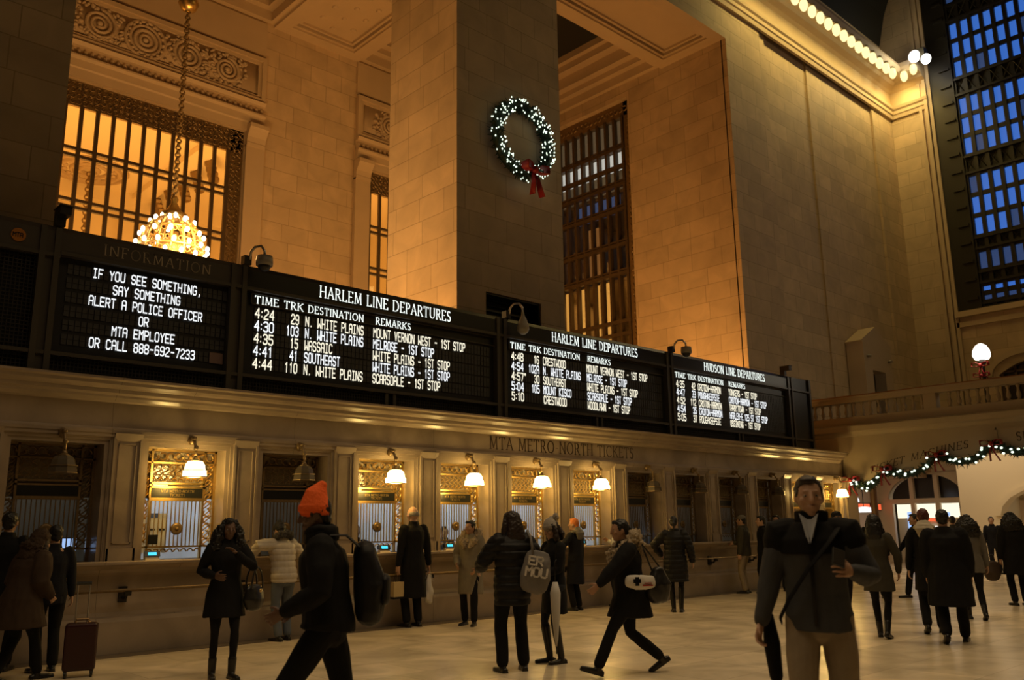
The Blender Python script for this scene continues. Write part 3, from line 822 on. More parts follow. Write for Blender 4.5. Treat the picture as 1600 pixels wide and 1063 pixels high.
# ---- rooms seen through the bay windows
mb = MB()
mb.box(1, 23, 37.5, 38, 3, 16.2); mb.box(1, 23, BW + 0.4, 38, 15.6, 16.2); mb.box(1, 23, BW + .4, 38, 5, 5.4)
mb.box(0.6, 1, BW + .4, 38, 3, 16); mb.box(23, 23.4, BW + .4, 38, 3, 16)
mb.box(1, 23, 36.4, 37.5, 15.0, 15.6); mb.box(12.2, 12.9, BW + .4, 37.5, 15.35, 15.6)
for k in range(7): mb.box(2.5 + 3.2 * k, 3.1 + 3.2 * k, 37.0, 37.6, 5, 15.6)
rm = struct(mb.build('inner_room_wall', CREAM), 'amber lit room behind the bay windows')
mb = MB()
for r, t in ((1.25, .05), (1.0, .07), (.6, .05), (.3, .06)): mb.ring((10.0, 34.9, 15.56), r * 1.1, t * 1.5, 'z', 28, 6)
for k in range(14): mb.ball((10.0 + .9 * math.cos(k * PI / 7), 34.9 + .9 * math.sin(k * PI / 7), 15.56), (.12, .12, .07), 6, 4)
mb.build('ceiling_rosette', RELIEF, rm)
mb = MB()
for k in range(26): mb.ring((10.0, 34.9, 15.4 - k * .16), .10, .03, 'x' if k % 2 else 'y', 8, 5)
mb.build('pendant_chain', BRONZE, rm)
mb = MB()
for k in range(4):
    for q in range(5): mb.ball((13.0 + .15 * k, 30.6 + 1.3 * q + .2 * k, 15.3 - .12 * k), (.22, .3, .16), 6, 4)
mb.build('ceiling_bracket', BRONZE, rm)
area_light('inner_room_light', (8, 29.5, 8.0), (8, 29.5, 15), 12, 5, 950, (1.0, 0.45, 0.085))
area_light('inner_room_light', (18, 29.5, 8.0), (18, 29.5, 15), 6, 5, 400, (1.0, 0.45, 0.085))
mb = MB()                                                       # offices behind the end window
mb.box(24.4, 29.0, 22.69, 22.7, 7, 17); mb.box(24.4, 29, 18.5, 18.51, 7, 17); mb.box(28.9, 29, 18.5, 22.7, 7, 17)
for z in (7.3, 10.3, 13.72, 16.9): mb.box(24.0, 29, 18.5, 22.7, z, z + 0.12)
struct(mb.build('inner_office_wall', BOOTHDARK))
rr0 = random.Random(11)
OFFW = emissive('office_glow_white', (0.95, 0.92, 0.80), .55); OFFD = emissive('office_glow_dim', (0.9, 0.6, 0.3), .09); OFFO = emissive('office_glow_orange', (1.0, 0.45, 0.08), .65); OFFB = emissive('office_glow_blue', (.35, .5, 1.0), .10)  # self-lit panels behind the pane stand in for office light
ob = MB().box(XR + .72, XR + .74, 18.9, 22.7, 14.55, 15.25).build('trim_13', OFFW); struct(ob, 'white glowing panel standing in for a lit office')
ob = MB().box(XR + .72, XR + .74, 18.9, 22.7, 15.4, 16.5).build('trim_14', OFFD); struct(ob, 'dim warm glowing panel standing in for an office')
mb = MB()
for a, b_ in ((20.15, 20.5), (20.75, 21.05), (21.4, 21.75), (22.1, 22.6)): mb.box(XR + .72, XR + .74, a, b_, 7.5, 10.35)
struct(mb.build('trim_15', OFFO), 'amber glowing strips standing in for lit offices')
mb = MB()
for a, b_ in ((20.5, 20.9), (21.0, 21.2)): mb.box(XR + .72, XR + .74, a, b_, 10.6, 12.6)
struct(mb.build('trim_16', emissive('office_glow_amber', (1.0, .4, .1), .16)), 'faint amber glowing strips added behind the end window')
struct(MB().box(XR + .72, XR + .74, 19.6, 21.9, 12.9, 13.6).build('trim_17', OFFB))  # added bluish glow panel for the dim office row
area_light('office_light', (26.5, 20.6, 16.8), (26.5, 20.6, 14), 3.5, 3, 32, (1.0, 0.85, 0.62))
area_light('office_light', (25.2, 21.4, 10.2), (25.2, 21.4, 7), 1.4, 1.8, 34, (1.0, 0.5, 0.12))
area_light('office_light', (26.5, 20.6, 13.6), (26.5, 20.6, 10), 2, 3, 3.0, (0.6, 0.7, 1.0))

# ---- the two bronze framed bay windows and the end window
def scroll_band(mb, x0, x1, z0, z1, y, step=0.16):
    """cast bronze scrollwork filling a band"""
    w, h = x1 - x0, z1 - z0
    nx, nz = max(1, round(w / step)), max(1, round(h / step))
    for i in range(nx):
        for j in range(nz):
            c = (x0 + (i + .5) * w / nx, y, z0 + (j + .5) * h / nz)
            r = min(w / nx, h / nz) * .42
            mb.ring(c, r, r * .3, 'y', 8, 4, a0=(i + j) * 1.3, a1=(i + j) * 1.3 + 4.4)
            mb.ball(c, r * .4, 5, 3)
def bay_window(name, label, x0, x1, mul, rows):
    w = empty(name, ((x0 + x1) / 2, BW, 6.5)); struct(w, label)
    y = BW + 0.08
    mb = MB(); o = 0.42
    mb.box(x0, x1, y, y + 0.1, 12.76, 13.48); mb.box(x0, x0 + o, y, y + 0.1, 6.5, 13.48); mb.box(x1 - o, x1, y, y + 0.1, 6.5, 13.48)
    scroll_band(mb, x0, x1, 12.80, 13.44, y - .02); scroll_band(mb, x0 + .04, x0 + o - .04, 6.5, 12.8, y - .02); scroll_band(mb, x1 - o + .04, x1 - .04, 6.5, 12.8, y - .02)
    mb.build('ornate_frame', BRONZE, w, org=ORG[w.name])
    mb = MB()
    for x in mul: mb.box(x - 0.05, x + 0.05, y - .02, y + 0.06, 6.5, 13.44)
    for z in rows:
        mb.box(x0 + o, x1 - o, y, y + 0.1, z - 0.14, z - 0.06); mb.box(x0 + o, x1 - o, y, y + 0.1, z + 0.06, z + 0.14)
    mb.build('mullion_grid', WINBRONZE, w)
    mb = MB().box(x0, x1, y + 0.07, y + 0.08, 6.5, 12.8); mb.build('pane', PANE, w)
bay_window('window_3', 'amber lit window with bronze bars behind the chandelier', 4.35, 11.05, [10.60 - 0.414 * k for k in range(15)], (11.47, 10.04, 8.6))
bay_window('window_4', 'narrow strip of amber lit window beside the central pier', 15.2, 21.9, [15.66 + 0.414 * k for k in range(15)], (11.47, 10.02, 8.6))
w = empty('window_5', (XR + .2, 20.6, 7.4)); struct(w, 'tall end window with bronze bars, offices lit behind it')
y0, y1 = 18.5, 22.7; xw = XR + 0.26
mb = MB()
mb.box(xw, xw + 0.12, y0, y1, 16.35, 16.92); mb.box(xw, xw + .12, y0, y0 + .40, 7.4, 16.9); mb.box(xw, xw + .12, y1 - .4, y1, 7.4, 16.9)
for k in range(40):
    z = 7.5 + k * .22
    mb.ring((xw - .01, y0 + .20, z), .07, .022, 'x', 8, 4, a0=k, a1=k + 4.4); mb.ball((xw - .02, y0 + .2, z + .1), .04, 5, 3)
for k in range(20): mb.ring((xw - .01, y0 + .1 + k * .21, 16.62), .09, .03, 'x', 8, 4, a0=k, a1=k + 4.4)
mb.build('ornate_frame', BRONZE, w, org=ORG[w.name])
mb = MB()
for k in range(10): mb.box(xw - .04, xw + .14, 18.98 + k * .405 - .05, 18.98 + k * .405 + .05, 7.4, 16.4)
for z in (15.15, 14.45, 13.75, 12.8, 11.48, 10.4, 8.65, 8.2): mb.box(xw - .06, xw + .12, y0 + .4, y1 - .4, z - .06, z + .06)
for z in (15.15, 13.75, 12.8, 11.48, 10.4): mb.box(xw - .03, xw + .12, y0 + .4, y1 - .4, z + .10, z + .17)
mb.build('mullion_grid', WINBRONZE, w)
mb = MB().box(xw + .08, xw + .09, y0 + .3, y1 - .3, 7.4, 16.4); mb.build('pane', PANE, w)
# ================================================================== things fixed to the building
# ---- departure boards
BY = 12.25; BZ0, BZ1 = 3.555, 5.54
def post_pair(mb, x):
    for a in (x - 0.13, x + 0.05):
        mb.box(a, a + 0.075, BY - 0.06, BY + 0.12, BZ0, BZ1 - 0.03)
    mb.box(x - 0.05, x + 0.05, BY - .01, BY + .10, BZ0, BZ1 - .03)
def board_shell(name, label, x0, x1, fasc, cat='departure board', group='boards above the ticket windows'):
    b = empty(name, ((x0 + x1) / 2, BY, BZ0), label, cat, group)
    mb = MB().box(x0, x1, BY + 0.06, BY + 0.34, BZ0, BZ1)
    mb.build('housing', BOARDBLACK, b)
    mb = MB()
    mb.poly_prism([(x0, BY + .08, 5.19), (x0, BY - 0.03, 5.19), (x0, BY - 0.03, 5.47), (x0, BY + 0.02, 5.545), (x0, BY + .08, 5.545)], (x1 - x0, 0, 0))
    mb.build('fascia', fasc, b)
    mb = MB()
    mb.box(x0, x1, BY - 0.05, BY + 0.08, 5.155, 5.205)
    mb.box(x0, x1, BY - 0.05, BY + 0.08, 3.80, 3.85)
    post_pair(mb, x1 - .14)
    xm = (x0 + x1) / 2
    if x1 - x0 > 4:
        for q in (-.11, .05): mb.box(xm + q, xm + q + .06, BY - .03, BY + .08, BZ0, 3.80)
    mb.build('frame', BOARDFRAME, b)
    mb = MB()                                                     # wire mesh below the display
    n = int((x1 - x0) / 0.05)
    for k in range(n): mb.box(x0 + k * .05, x0 + k * .05 + .012, BY + .02, BY + .035, BZ0, 3.80)
    for k in range(5): mb.box(x0, x1, BY + .018, BY + .03, BZ0 + .02 + k * .05, BZ0 + .032 + k * .05)
    mb.build('mesh_grille', IRON, b)
    return b
def flaps(b, x0, x1, zs, h, cell=0.088, pale=()):
    for i, z in enumerate(zs):
        mb = MB(); n = int((x1 - x0) / cell)
        for k in range(n):
            xx = x0 + k * (x1 - x0) / n; ww = (x1 - x0) / n
            mb.box(xx + .007, xx + ww - .007, BY + .045, BY + .062, z - .008, z + h / 2 - .003)
            mb.box(xx + .007, xx + ww - .007, BY + .045, BY + .062, z + h / 2 + .003, z + h + .008)
        mb.build('flap_row', FLAP, b)
def fliptext(mb, txt, x, z, h, w=None, pitch=0.088):
    u = (1, 0, 0)
    if w is None: w = len(txt) * pitch - 0.025
    lettering(mb, txt, (x, BY + 0.042, z), u, (0, 0, 1), h, w, font=FLIP, gap=1.7, thick=1.0, depth=0.004)

def mono(mb, txt, x, z, h, pitch):
    for i, c in enumerate(txt):
        if c == ' ': continue
        wd = FLIP[c][0]
        s = pitch * .70 / 4
        lettering(mb, c, (x + i * pitch + (pitch * .70 - wd * s) / 2, BY + 0.040, z), (1, 0, 0), (0, 0, 1), h, wd * s, font=FLIP, thick=1.0, depth=0.004)

def mono_words(t, x, z, h, pitch, name, m, b):
    word_parts(t, lambda mb, w, i: mono(mb, w, x + i * pitch, z, h, pitch), lambda mb: mb.build(name, m, b))

# information board
x0, x1 = 3.245, 5.895
b = board_shell('information_board', 'information board reading IF YOU SEE SOMETHING, SAY SOMETHING in lit flap letters', x0, x1, FASCIABROWN, 'information board')
serif_words('INFORMATION', (3.78, BY - .032, 5.265), 0.15, 1.52, 'title_lettering', DULLLETTER, b, gap=1.3, thick=.6, thin=.35, depth=.003)
lines = ['IF YOU SEE SOMETHING,', 'SAY SOMETHING', 'ALERT A POLICE OFFICER', 'OR', 'MTA EMPLOYEE', 'OR CALL 888-692-7233']
zs = [4.945 - .193 * i for i in range(6)]
flaps(b, 3.36, 5.62, zs, .125, cell=.0755)
for t, z, xs in zip(lines, zs, (3.69, 3.97, 3.67, 4.35, 4.00, 3.72)):
    mono_words(t, xs, z, .125, .0735 if len(t) < 22 else .0725, 'message_lettering', FLIPLETTER, b)
mb = MB(); mb.box(5.40, 5.60, BY + .04, BY + .044, zs[5] - .02, zs[5] + .14); mb.build('faded_flap', FLAPPALE, b)['label'] = 'faded pinkish flap'

# the three departure boards
def departures(x0, x1, label, title, rows, last=False):
    b = board_shell('departure_board', label, x0, x1, FASCIA)
    serif_words(title, (x0 + 1.26, BY - .032, 5.255), 0.185, 2.74, 'title_lettering', WHITELETTER, b, thick=.8, thin=.4, depth=.004)
    xs0, xs1 = x0 + .10, x1 - .25
    mb = MB()
    for a, c in ((xs0, xs1),): 
        mb.box(a, c, BY + .02, BY + .07, 5.125, 5.14); mb.box(a, c, BY + .02, BY + .07, 4.955, 4.97)
        mb.box(a, a + .015, BY + .02, BY + .07, 4.955, 5.14); mb.box(c - .015, c, BY + .02, BY + .07, 4.955, 5.14)
    mb.build('heading_frame', BOARDFRAME, b)
    for t, a, w in (('TIME', .18, .40), ('TRK', .68, .34), ('DESTINATION', 1.11, 1.06), ('REMARKS', 2.42, .74)):
        serif_words(t, (x0 + a, BY + .055, 4.985), .12, w, 'heading_lettering', WHITELETTER, b, thick=.8, thin=.45, depth=.004)
    zs = [4.752 - .197 * i for i in range(5)]
    for a, c in ((.17, .62), (.64, .96), (1.04, 2.30), (2.34, 4.93)): pass
    flaps(b, x0 + .17, x1 - .38, zs, .15, cell=.0762)
    for i, (tm, trk, dest, rem) in enumerate(rows):
        mb = MB(); z = zs[i]; h = .15; ml = FLIPLETTER if i % 2 else FLIPWARM
        x = x0 + .19
        for ch in tm:
            wd = .068 if ch != ':' else .03
            lettering(mb, ch, (x, BY + .040, z), (1, 0, 0), (0, 0, 1), h, wd, font=FLIP, thick=1.0, depth=.004); x += wd + .026
        mb.build('time_lettering', ml, b)
        if trk:
            mb = MB(); mono(mb, trk, x0 + .96 - .0762 * len(trk), z, h, .0762); mb.build('track_lettering', ml, b)
        mono_words(dest, x0 + 1.065, z, h, .0745, 'destination_lettering', ml, b)
        mono_words(rem, x0 + 2.37, z, h, .0732, 'remark_lettering', ml, b)
    return b
departures(5.895, 11.29, 'departure board headed HARLEM LINE DEPARTURES, first row 4:24 N. WHITE PLAINS', 'HARLEM LINE DEPARTURES', [
    ('4:24', '29', 'N. WHITE PLAINS', 'MOUNT VERNON WEST - 1ST STOP'), ('4:30', '103', 'N. WHITE PLAINS', 'MELROSE - 1ST STOP'),
    ('4:35', '15', 'WASSAIC', 'WHITE PLAINS - 1ST STOP'), ('4:41', '41', 'SOUTHEAST', 'WHITE PLAINS - 1ST STOP'), ('4:44', '110', 'N. WHITE PLAINS', 'SCARSDALE - 1ST STOP')])
departures(11.29, 16.59, 'departure board headed HARLEM LINE DEPARTURES, first row 4:48 CRESTWOOD', 'HARLEM LINE DEPARTURES', [
    ('4:48', '16', 'CRESTWOOD', 'MOUNT VERNON WEST - 1ST STOP'), ('4:54', '102A', 'N. WHITE PLAINS', 'MELROSE - 1ST STOP'),
    ('4:57*', '30', 'SOUTHEAST', 'WHITE PLAINS - 1ST STOP'), ('5:04', '105', 'MOUNT KISCO', 'SCARSDALE - 1ST STOP'), ('5:10', '', 'CRESTWOOD', 'WOODLAWN - 1ST STOP')])
departures(16.59, 22.0, 'departure board headed HUDSON LINE DEPARTURES at the far end of the row', 'HUDSON LINE DEPARTURES', [
    ('4:35', '42', 'CROTON-HARMON', 'YONKERS - 1ST STOP'), ('4:47', '33', 'POUGHKEEPSIE', 'CROTON-HARMON - 1ST STOP'),
    ('4:52', '112', 'CROTON-HARMON', 'TARRYTOWN - 1ST STOP'), ('4:54', '35', 'CROTON-HARMON', 'HARLEM-E.125 ST 1ST STOP'), ('5:05', '37', 'POUGHKEEPSIE', 'OSSINING - 1ST STOP')])
b = empty('board_end_panel', (22.5, BY, BZ0), 'plain dark panel closing the far end of the row of boards', 'panel')
MB().box(22.0, 22.98, BY + .02, BY + .34, BZ0, BZ1).build('housing', BOARDBLACK, b)
mb = MB(); mb.box(22.0, 22.98, BY - .04, BY + .05, 5.155, 5.205); mb.box(22.0, 22.98, BY - .04, BY + .05, 3.80, 3.85); mb.box(22.9, 22.99, BY - .04, BY + .34, BZ0, BZ1)
mb.build('frame', BOARDFRAME, b)
# mesh screen left of the information board, with the round orange badge
b = empty('mesh_screen_panel', (1.5, BY, BZ0), 'dark wire mesh screen with a round orange badge on its fascia', 'panel')
MB().box(-3, 3.245, BY + .14, BY + .34, BZ0, BZ1).build('housing', BOARDBLACK, b)
MB().poly_prism([(-3, BY + .14, 5.15), (-3, BY - 0.03, 5.15), (-3, BY - 0.03, 5.47), (-3, BY + 0.02, 5.545), (-3, BY + .14, 5.545)], (6.245, 0, 0)).build('fascia', FASCIABROWN, b)
mb = MB(); mb.box(-3, 3.245, BY - .05, BY + .08, 5.115, 5.165); mb.box(-3, 3.245, BY - .05, BY + .08, 3.80, 3.85); post_pair(mb, 3.245 - .14)
mb.build('frame', BOARDFRAME, b)
mb = MB()
for k in range(26): mb.box(1.8 + k * .05, 1.812 + k * .05, BY + .03, BY + .045, BZ0, 5.15)
for k in range(32): mb.box(1.8, 3.1, BY + .028, BY + .04, BZ0 + k * .05, BZ0 + k * .05 + .012)
mb.build('mesh_grille', IRON, b)
BADGE = plain('orange_badge', (0.42, 0.16, 0.02), 0.4, 0.3)
mb = MB(); c = Vector((2.72, BY - .03, 5.315))
mb.poly_prism([c + Vector((.088 * math.cos(2 * PI * k / 24), 0, .088 * math.sin(2 * PI * k / 24))) for k in range(24)], (0, -.015, 0))
bd = mb.build('badge', BADGE, b); bd['label'] = 'round orange badge with dark letters'
mb = MB(); lettering(mb, 'MTA', (2.655, BY - .046, 5.285), (1, 0, 0), (0, 0, 1), .055, .115, gap=1.0, thick=1.1, depth=.003)
mb.build('badge_lettering', FASCIA, bd)

# ---- security cameras on the board posts
DOME = plain('camera_housing', (0.23, 0.20, 0.15), 0.4)
def security_camera(x, label, kind):
    r = empty('security_camera', (x, BY + .12, BZ1 + .015), label, 'security camera', 'cameras on top of the boards')
    M = Matrix.Translation((x, BY, BZ1 + .015))
    mb = MB(M).box(-.07, .05, -.03, .10, .0, .14); mb.build('mount_box', IRON, r)
    if kind == 'box':
        MB(M).box(-.07, .07, -.18, .1, .12, .23).box(-.085, .085, -.20, .1, .23, .245).build('housing', IRON, r); return
    pts = [(0.02, -.02, .08), (0.02, -.05, .20), (0.05, -.12, .27), (0.10, -.22, .27), (.13, -.28, .18), (.13, -.29, .08)]
    MB(M).tube(pts, .022, 8).build('gooseneck', STEEL, r, smooth=True)
    if kind == 'drop':
        MB(M).lathe([(.02, .10), (.035, .02), (.08, -.08), (.115, -.2), (.12, -.26), (.09, -.32), (.03, -.36)], (.13, -.29, 0), 16).build('housing', DOME, r, smooth=True)
    else:
        MB(M).lathe([(.03, .10), (.12, .09), (.13, .0), (.125, -.06)], (.13, -.29, 0), 16).build('housing', DOME, r, smooth=True)
        MB(M).ball((.13, -.29, -.06), (.10, .10, .09), 14, 8).build('dome', IRON, r, smooth=True)
security_camera(3.22, 'boxy dark camera on the post between mesh screen and information board', 'box')
security_camera(5.90, 'dome camera on a gooseneck between the information board and the first departure board', 'dome')
security_camera(11.36, 'pale teardrop camera hanging between the two Harlem Line boards', 'drop')
security_camera(16.66, 'small camera on a curved arm between the Harlem and Hudson Line boards', 'dome')
security_camera(21.7, 'camera over the far end of the Hudson Line board', 'box')

# ---- ticket windows, lamps, counter displays
GY = 12.60
LIT = {1, 3, 4, 5, 6, 11, 12}
desc = {0: 'unlit ticket window at the near end with a dim booth', 1: 'lit ticket window showing white papers taped to a pale screen',
        2: 'unlit ticket window where the person in the pale puffer jacket leans', 3: 'lit ticket window in front of the bald man',
        4: 'lit ticket window behind the person in the pale fur hooded coat', 5: 'lit ticket window under the word METRO', 6: 'lit ticket window under the word TICKETS, last lit one of its run',
        7: 'first unlit ticket window past the lit run', 8: 'unlit ticket window beside the person in the long puffer coat', 9: 'unlit ticket window beside the man in the pale cap',
        10: 'unlit ticket window behind the man looking at his phone', 11: 'lit ticket window next to the last one before the arch', 12: 'last ticket window before the garlanded arch'}
def lattice(mb, x0, x1, z0, z1, y, st, r):
    n = int((x1 - x0) / st) + 1; m = int((z1 - z0) / st) + 1
    for i in range(n + m + 1):
        for sgn in (1, -1):
            pts = []
            for t in range(17):
                zz = z0 + (z1 - z0) * t / 16
                base = x0 + (i - m) * st if sgn > 0 else x1 - (i - m) * st
                xx = base + sgn * (zz - z0) + .018 * math.sin((zz - z0) / st * 2 * PI)
                if x0 <= xx <= x1: pts.append((xx, y, zz))
            if len(pts) > 1: mb.tube(pts, r, 4, up=(0, 1, 0))
def ticket_window(n):
    c = cx(n); lit = n in LIT
    w = empty('ticket_window', (c, GY, ZL), desc[n], 'ticket window', 'ticket windows in the marble wall')
    x0, x1 = c - OPW, c + OPW; z0, z1 = ZL, ZO
    bm = GILT if lit else BRONZE  # lit windows get brighter gilt, lamplight put into the metal colour
    mb = MB(); y = GY - .03
    mb.box(x0, x0 + .035, y, y + .05, z0, z1); mb.box(x1 - .035, x1, y, y + .05, z0, z1)
    mb.box(x0 + .16, x0 + .19, y, y + .05, z0, z1); mb.box(x1 - .19, x1 - .16, y, y + .05, z0, z1)
    mb.box(x0, x1, y, y + .05, z1 - .03, z1); mb.box(x0, x1, y, y + .05, z1 - .20, z1 - .175)
    mb.box(x0 + .16, x1 - .16, y, y + .05, 2.20, 2.225); mb.box(x0 + .16, x1 - .16, y - .01, y + .05, 1.965, 2.01); mb.box(x0 + .16, x1 - .16, y, y + .05, 2.145, 2.17)
    mb.box(x0, x1, y, y + .05, z0 + .15, z0 + .175)
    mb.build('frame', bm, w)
    mb = MB()
    nz = 11
    for k in range(nz):                                            # scrollwork side borders
        for (a, b) in ((x0 + .035, x0 + .16), (x1 - .16, x1 - .035)):
            zc = z0 + .22 + k * (z1 - .22 - z0 - .2) / (nz - .4)
            mb.ring(((a + b) / 2, y + .02, zc), .048, .011, 'y', 10, 4, a0=k * 2.2, a1=k * 2.2 + 4.8)
            mb.ball(((a + b) / 2 + .02, y + .02, zc + .05), .018, 5, 3); mb.tube([(a, y + .02, zc - .05), ((a + b) / 2, y + .01, zc), (b, y + .02, zc + .06)], .009, 4)
    for k in range(9):
        xc = x0 + .1 + k * (2 * OPW - .2) / 8
        mb.ring((xc, y + .02, z1 - .10), .05, .012, 'y', 10, 4, a0=k * 1.9, a1=k * 1.9 + 4.8); mb.ball((xc + .05, y + .02, z1 - .11), .022, 5, 3)
    for k in range(8):
        xc = x0 + .22 + k * (2 * OPW - .44) / 7
        mb.ring((xc, y + .02, 2.245), .035, .01, 'y', 8, 4, a0=0, a1=PI); mb.ring((xc, y + .02, z0 + .09), .04, .01, 'y', 8, 4, a0=0, a1=PI)
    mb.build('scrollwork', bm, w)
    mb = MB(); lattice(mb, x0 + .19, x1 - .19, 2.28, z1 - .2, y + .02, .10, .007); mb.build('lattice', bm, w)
    mb = MB(); k = 0
    while x0 + .20 + k * .058 < x1 - .2:
        mb.box(x0 + .20 + k * .058, x0 + .213 + k * .058, y + .01, y + .025, z0 + .17, 1.965); k += 1
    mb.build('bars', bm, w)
    sg = MB().box(x0 + .19, x1 - .19, y - .005, y + .03, 2.01, 2.145).build('sign', SIGNBLACK, w)
    if lit and n < 7:
        mb = MB()
        lettering(mb, 'MTA METRO-NORTH', (c - .24, y - .007, 2.085), (1, 0, 0), (0, 0, 1), .038, .48, font=SERIF, gap=1.0, thick=.8, thin=.5, depth=.002)
        lettering(mb, 'TICKETS', (c - .11, y - .007, 2.030), (1, 0, 0), (0, 0, 1), .038, .22, font=SERIF, gap=1.0, thick=.8, thin=.5, depth=.002)
        mb.build('sign_lettering', SIGNLETTER, sg)
    mb = MB(); mb.lathe([(.0, .015), (.05, .012), (.085, 0), (.085, -.012)], (0, 0, 0), 16)
    M = Matrix.Translation((c + .02, y - .005, 1.58)) @ Matrix.Rotation(PI / 2, 4, 'X')
    mb2 = MB(M).lathe([(.03, .014), (.055, .012), (.085, 0.004), (.085, -.012)], (0, 0, 0), 16)
    mb2.ball((0, 0, .01), .03, 8, 5)
    mb2.build('speak_rosette', BRONZE, w, smooth=True)
    MB().box(x0, x1, y + .055, y + .06, z0, z1).build('pane', PANE, w)
    MB().box(x0 + .02, x1 - .02, y + .07, y + .09, 2.0, z1 - .02).build('backing', BOOTHDARK, w)
    if n == 1:
        mb = MB(); mb.box(x0 + .2, x0 + .55, GY + .25, GY + .26, 1.25, 1.80); mb.build('taped_papers', PAPER, w)
        mb = MB(); mb.box(x0 + .26, x0 + .42, GY + .235, GY + .245, 1.74, 1.80); mb.build('blue_notice', BLUEPAPER, w)
        mb = MB()
        for q in range(2): mb.box(x0 + .30 + q * .14, x0 + .38 + q * .14, GY + .235, GY + .245, 1.56, 1.585)
        mb.build('printed_line', SIGNBLACK, w)
        MB().box(x0 + .19, x0 + .32, y - .015, y, z0 + .2, z0 + .33).build('card_sticker', SIGNBLACK, w)
    area_light('booth_light', (c, 13.4, 3.3), (c, 13.4, 1), 0.9, 0.5, 20 if lit and n < 7 else 1.3, (0.88, 0.94, 1.0) if lit and n < 7 else (1.0, .85, .6))  # unlit booths get a faint added fill so their bars show
for n in range(13): ticket_window(n)
def monitor(x, y, z, label, m=SCREENB, rz=0.3):
    r = empty('booth_monitor', (x, y, z), label, 'monitor', 'screens inside the ticket booths', rz)
    MB().box(-.14, .14, -.02, .02, .12, .32).box(-.02, .02, -.01, .02, 0, .12).box(-.08, .08, -.05, .06, 0, .015).build('body', SIGNBLACK, r, org=(0, 0, 0))
    MB().box(-.125, .125, -.026, -.02, .135, .305).build('screen', m, r, org=(0, 0, 0))
bx('trim_12', BOOTHDARK, (-1, WEND, 12.70, 13.1, 1.0, 1.16))
monitor(3.85, 12.86, 1.16, 'bluish screen glowing in the unlit near end booth', SCREENB, 0.55)
monitor(cx(7) + .1, 12.9, 1.16, 'screen in the first unlit booth past the lit run', SCREENB, 0.8)
for k, (x, z, n) in enumerate(((3.25, 2.0, 0), (3.75, 1.85, 0), (6.6, 2.3, 2), (16.8, 2.2, 8), (18.7, 2.0, 9))):
    pass

def wall_lamp(n, x=None):
    c = cx(n) if x is None else x
    lit = n in LIT
    where = {0: 'over the near end ticket window', 1: 'over the ticket window with taped papers', 2: 'over the window beside the orange beanie', 3: 'above the bald man', 4: 'above the person in the pale fur hooded coat',
             5: 'above the person in the grey bobble hat', 6: 'above the striding person with the fur hood', 7: 'first unlit one past the lit run', 8: 'above the person in the long puffer coat', 9: 'above the man in the pale cap',
             10: 'behind the man with the phone', 11: 'next to last before the arch', 12: 'glowing beside the garlanded arch'}[n]
    r = empty('wall_lamp', (c, F, 2.78), ('lit' if lit else 'unlit') + ' bracket lamp with faceted glass shade ' + where, 'wall lamp', 'bracket lamps over the ticket windows')
    Y = F - .28
    mb = MB()
    mb.tube([(c, F - .06, 2.80), (c, F - .14, 2.83), (c, F - .22, 2.77), (c, Y, 2.66), (c, Y, 2.56)], [.045, .035, .022, .02, .02], 8)
    mb.ball((c, F - .11, 2.80), (.05, .06, .07), 8, 6); mb.ball((c, Y, 2.68), (.035, .035, .04), 8, 6); mb.ball((c, F - .2, 2.82), (.04, .05, .03), 8, 6)
    mb.lathe([(.02, .10), (.035, .06), (.03, .03), (.06, 0.0)], (c, Y, 2.47), 10)
    mb.build('bracket', BRONZE, r, smooth=True)
    g = LAMPGLASS if lit else LAMPOFF
    def hexa(a): return [(rr, z) for rr, z in a]
    MB().lathe([(.05, .125), (.10, .115), (.135, .07), (.150, .0)], (c, Y, 2.375), 8).build('upper_shade', g, r)
    MB().lathe([(.165, .075), (.172, .0), (.15, -.012)], (c, Y, 2.285), 8).build('lower_shade', g, r)
    mb = MB(); mb.lathe([(.155, .0), (.178, .002), (.178, .014), (.15, .016)], (c, Y, 2.360), 8); mb.lathe([(.16, -.012), (.178, -.01), (.178, .004), (.16, .006)], (c, Y, 2.282), 8); mb.lathe([(.03, .03), (.065, .012), (.065, 0), (.02, 0)], (c, Y, 2.495), 8)
    mb.build('metal_rim', BRONZE, r)
    if lit: point_light('wall_lamp_light', (c, Y + 0.02, 2.22), 20, (1.0, 0.60, 0.14), .1)
for n in range(13): wall_lamp(n)

def display(x, label, tilt=True):
    r = empty('customer_display', (x, F - .05, 1.17), label, 'customer display', 'displays on the counter', -0.15)
    MB().poly_prism([(-.09, -.05, 0), (-.09, .06, 0), (-.09, .05, .05), (-.09, -.03, .045)], (.18, 0, 0)).build('base', CREAM, r, org=(0, 0, 0))
    MB().poly_prism([(-.10, -.045, .045), (-.10, .05, .05), (-.10, .05, .10), (-.10, -.01, .115)], (.20, 0, 0)).build('body', SIGNBLACK, r, org=(0, 0, 0))
    MB().poly_prism([(-.06, -.043, .060), (-.06, -.024, .098), (-.06, -.028, .100), (-.06, -.047, .062)], (.11, 0, 0)).build('screen', SCREEN, r, org=(0, 0, 0))
display(cx(1) - .42, 'teal lit card display on the counter of the window with taped papers')
display(cx(3) - .05, 'teal lit display on the counter beside the bald man')
display(cx(4) - .38, 'teal lit display on the counter beside the person in the pale fur hooded coat')
display(cx(6) - .40, 'teal lit display on the counter by the orange haired person')

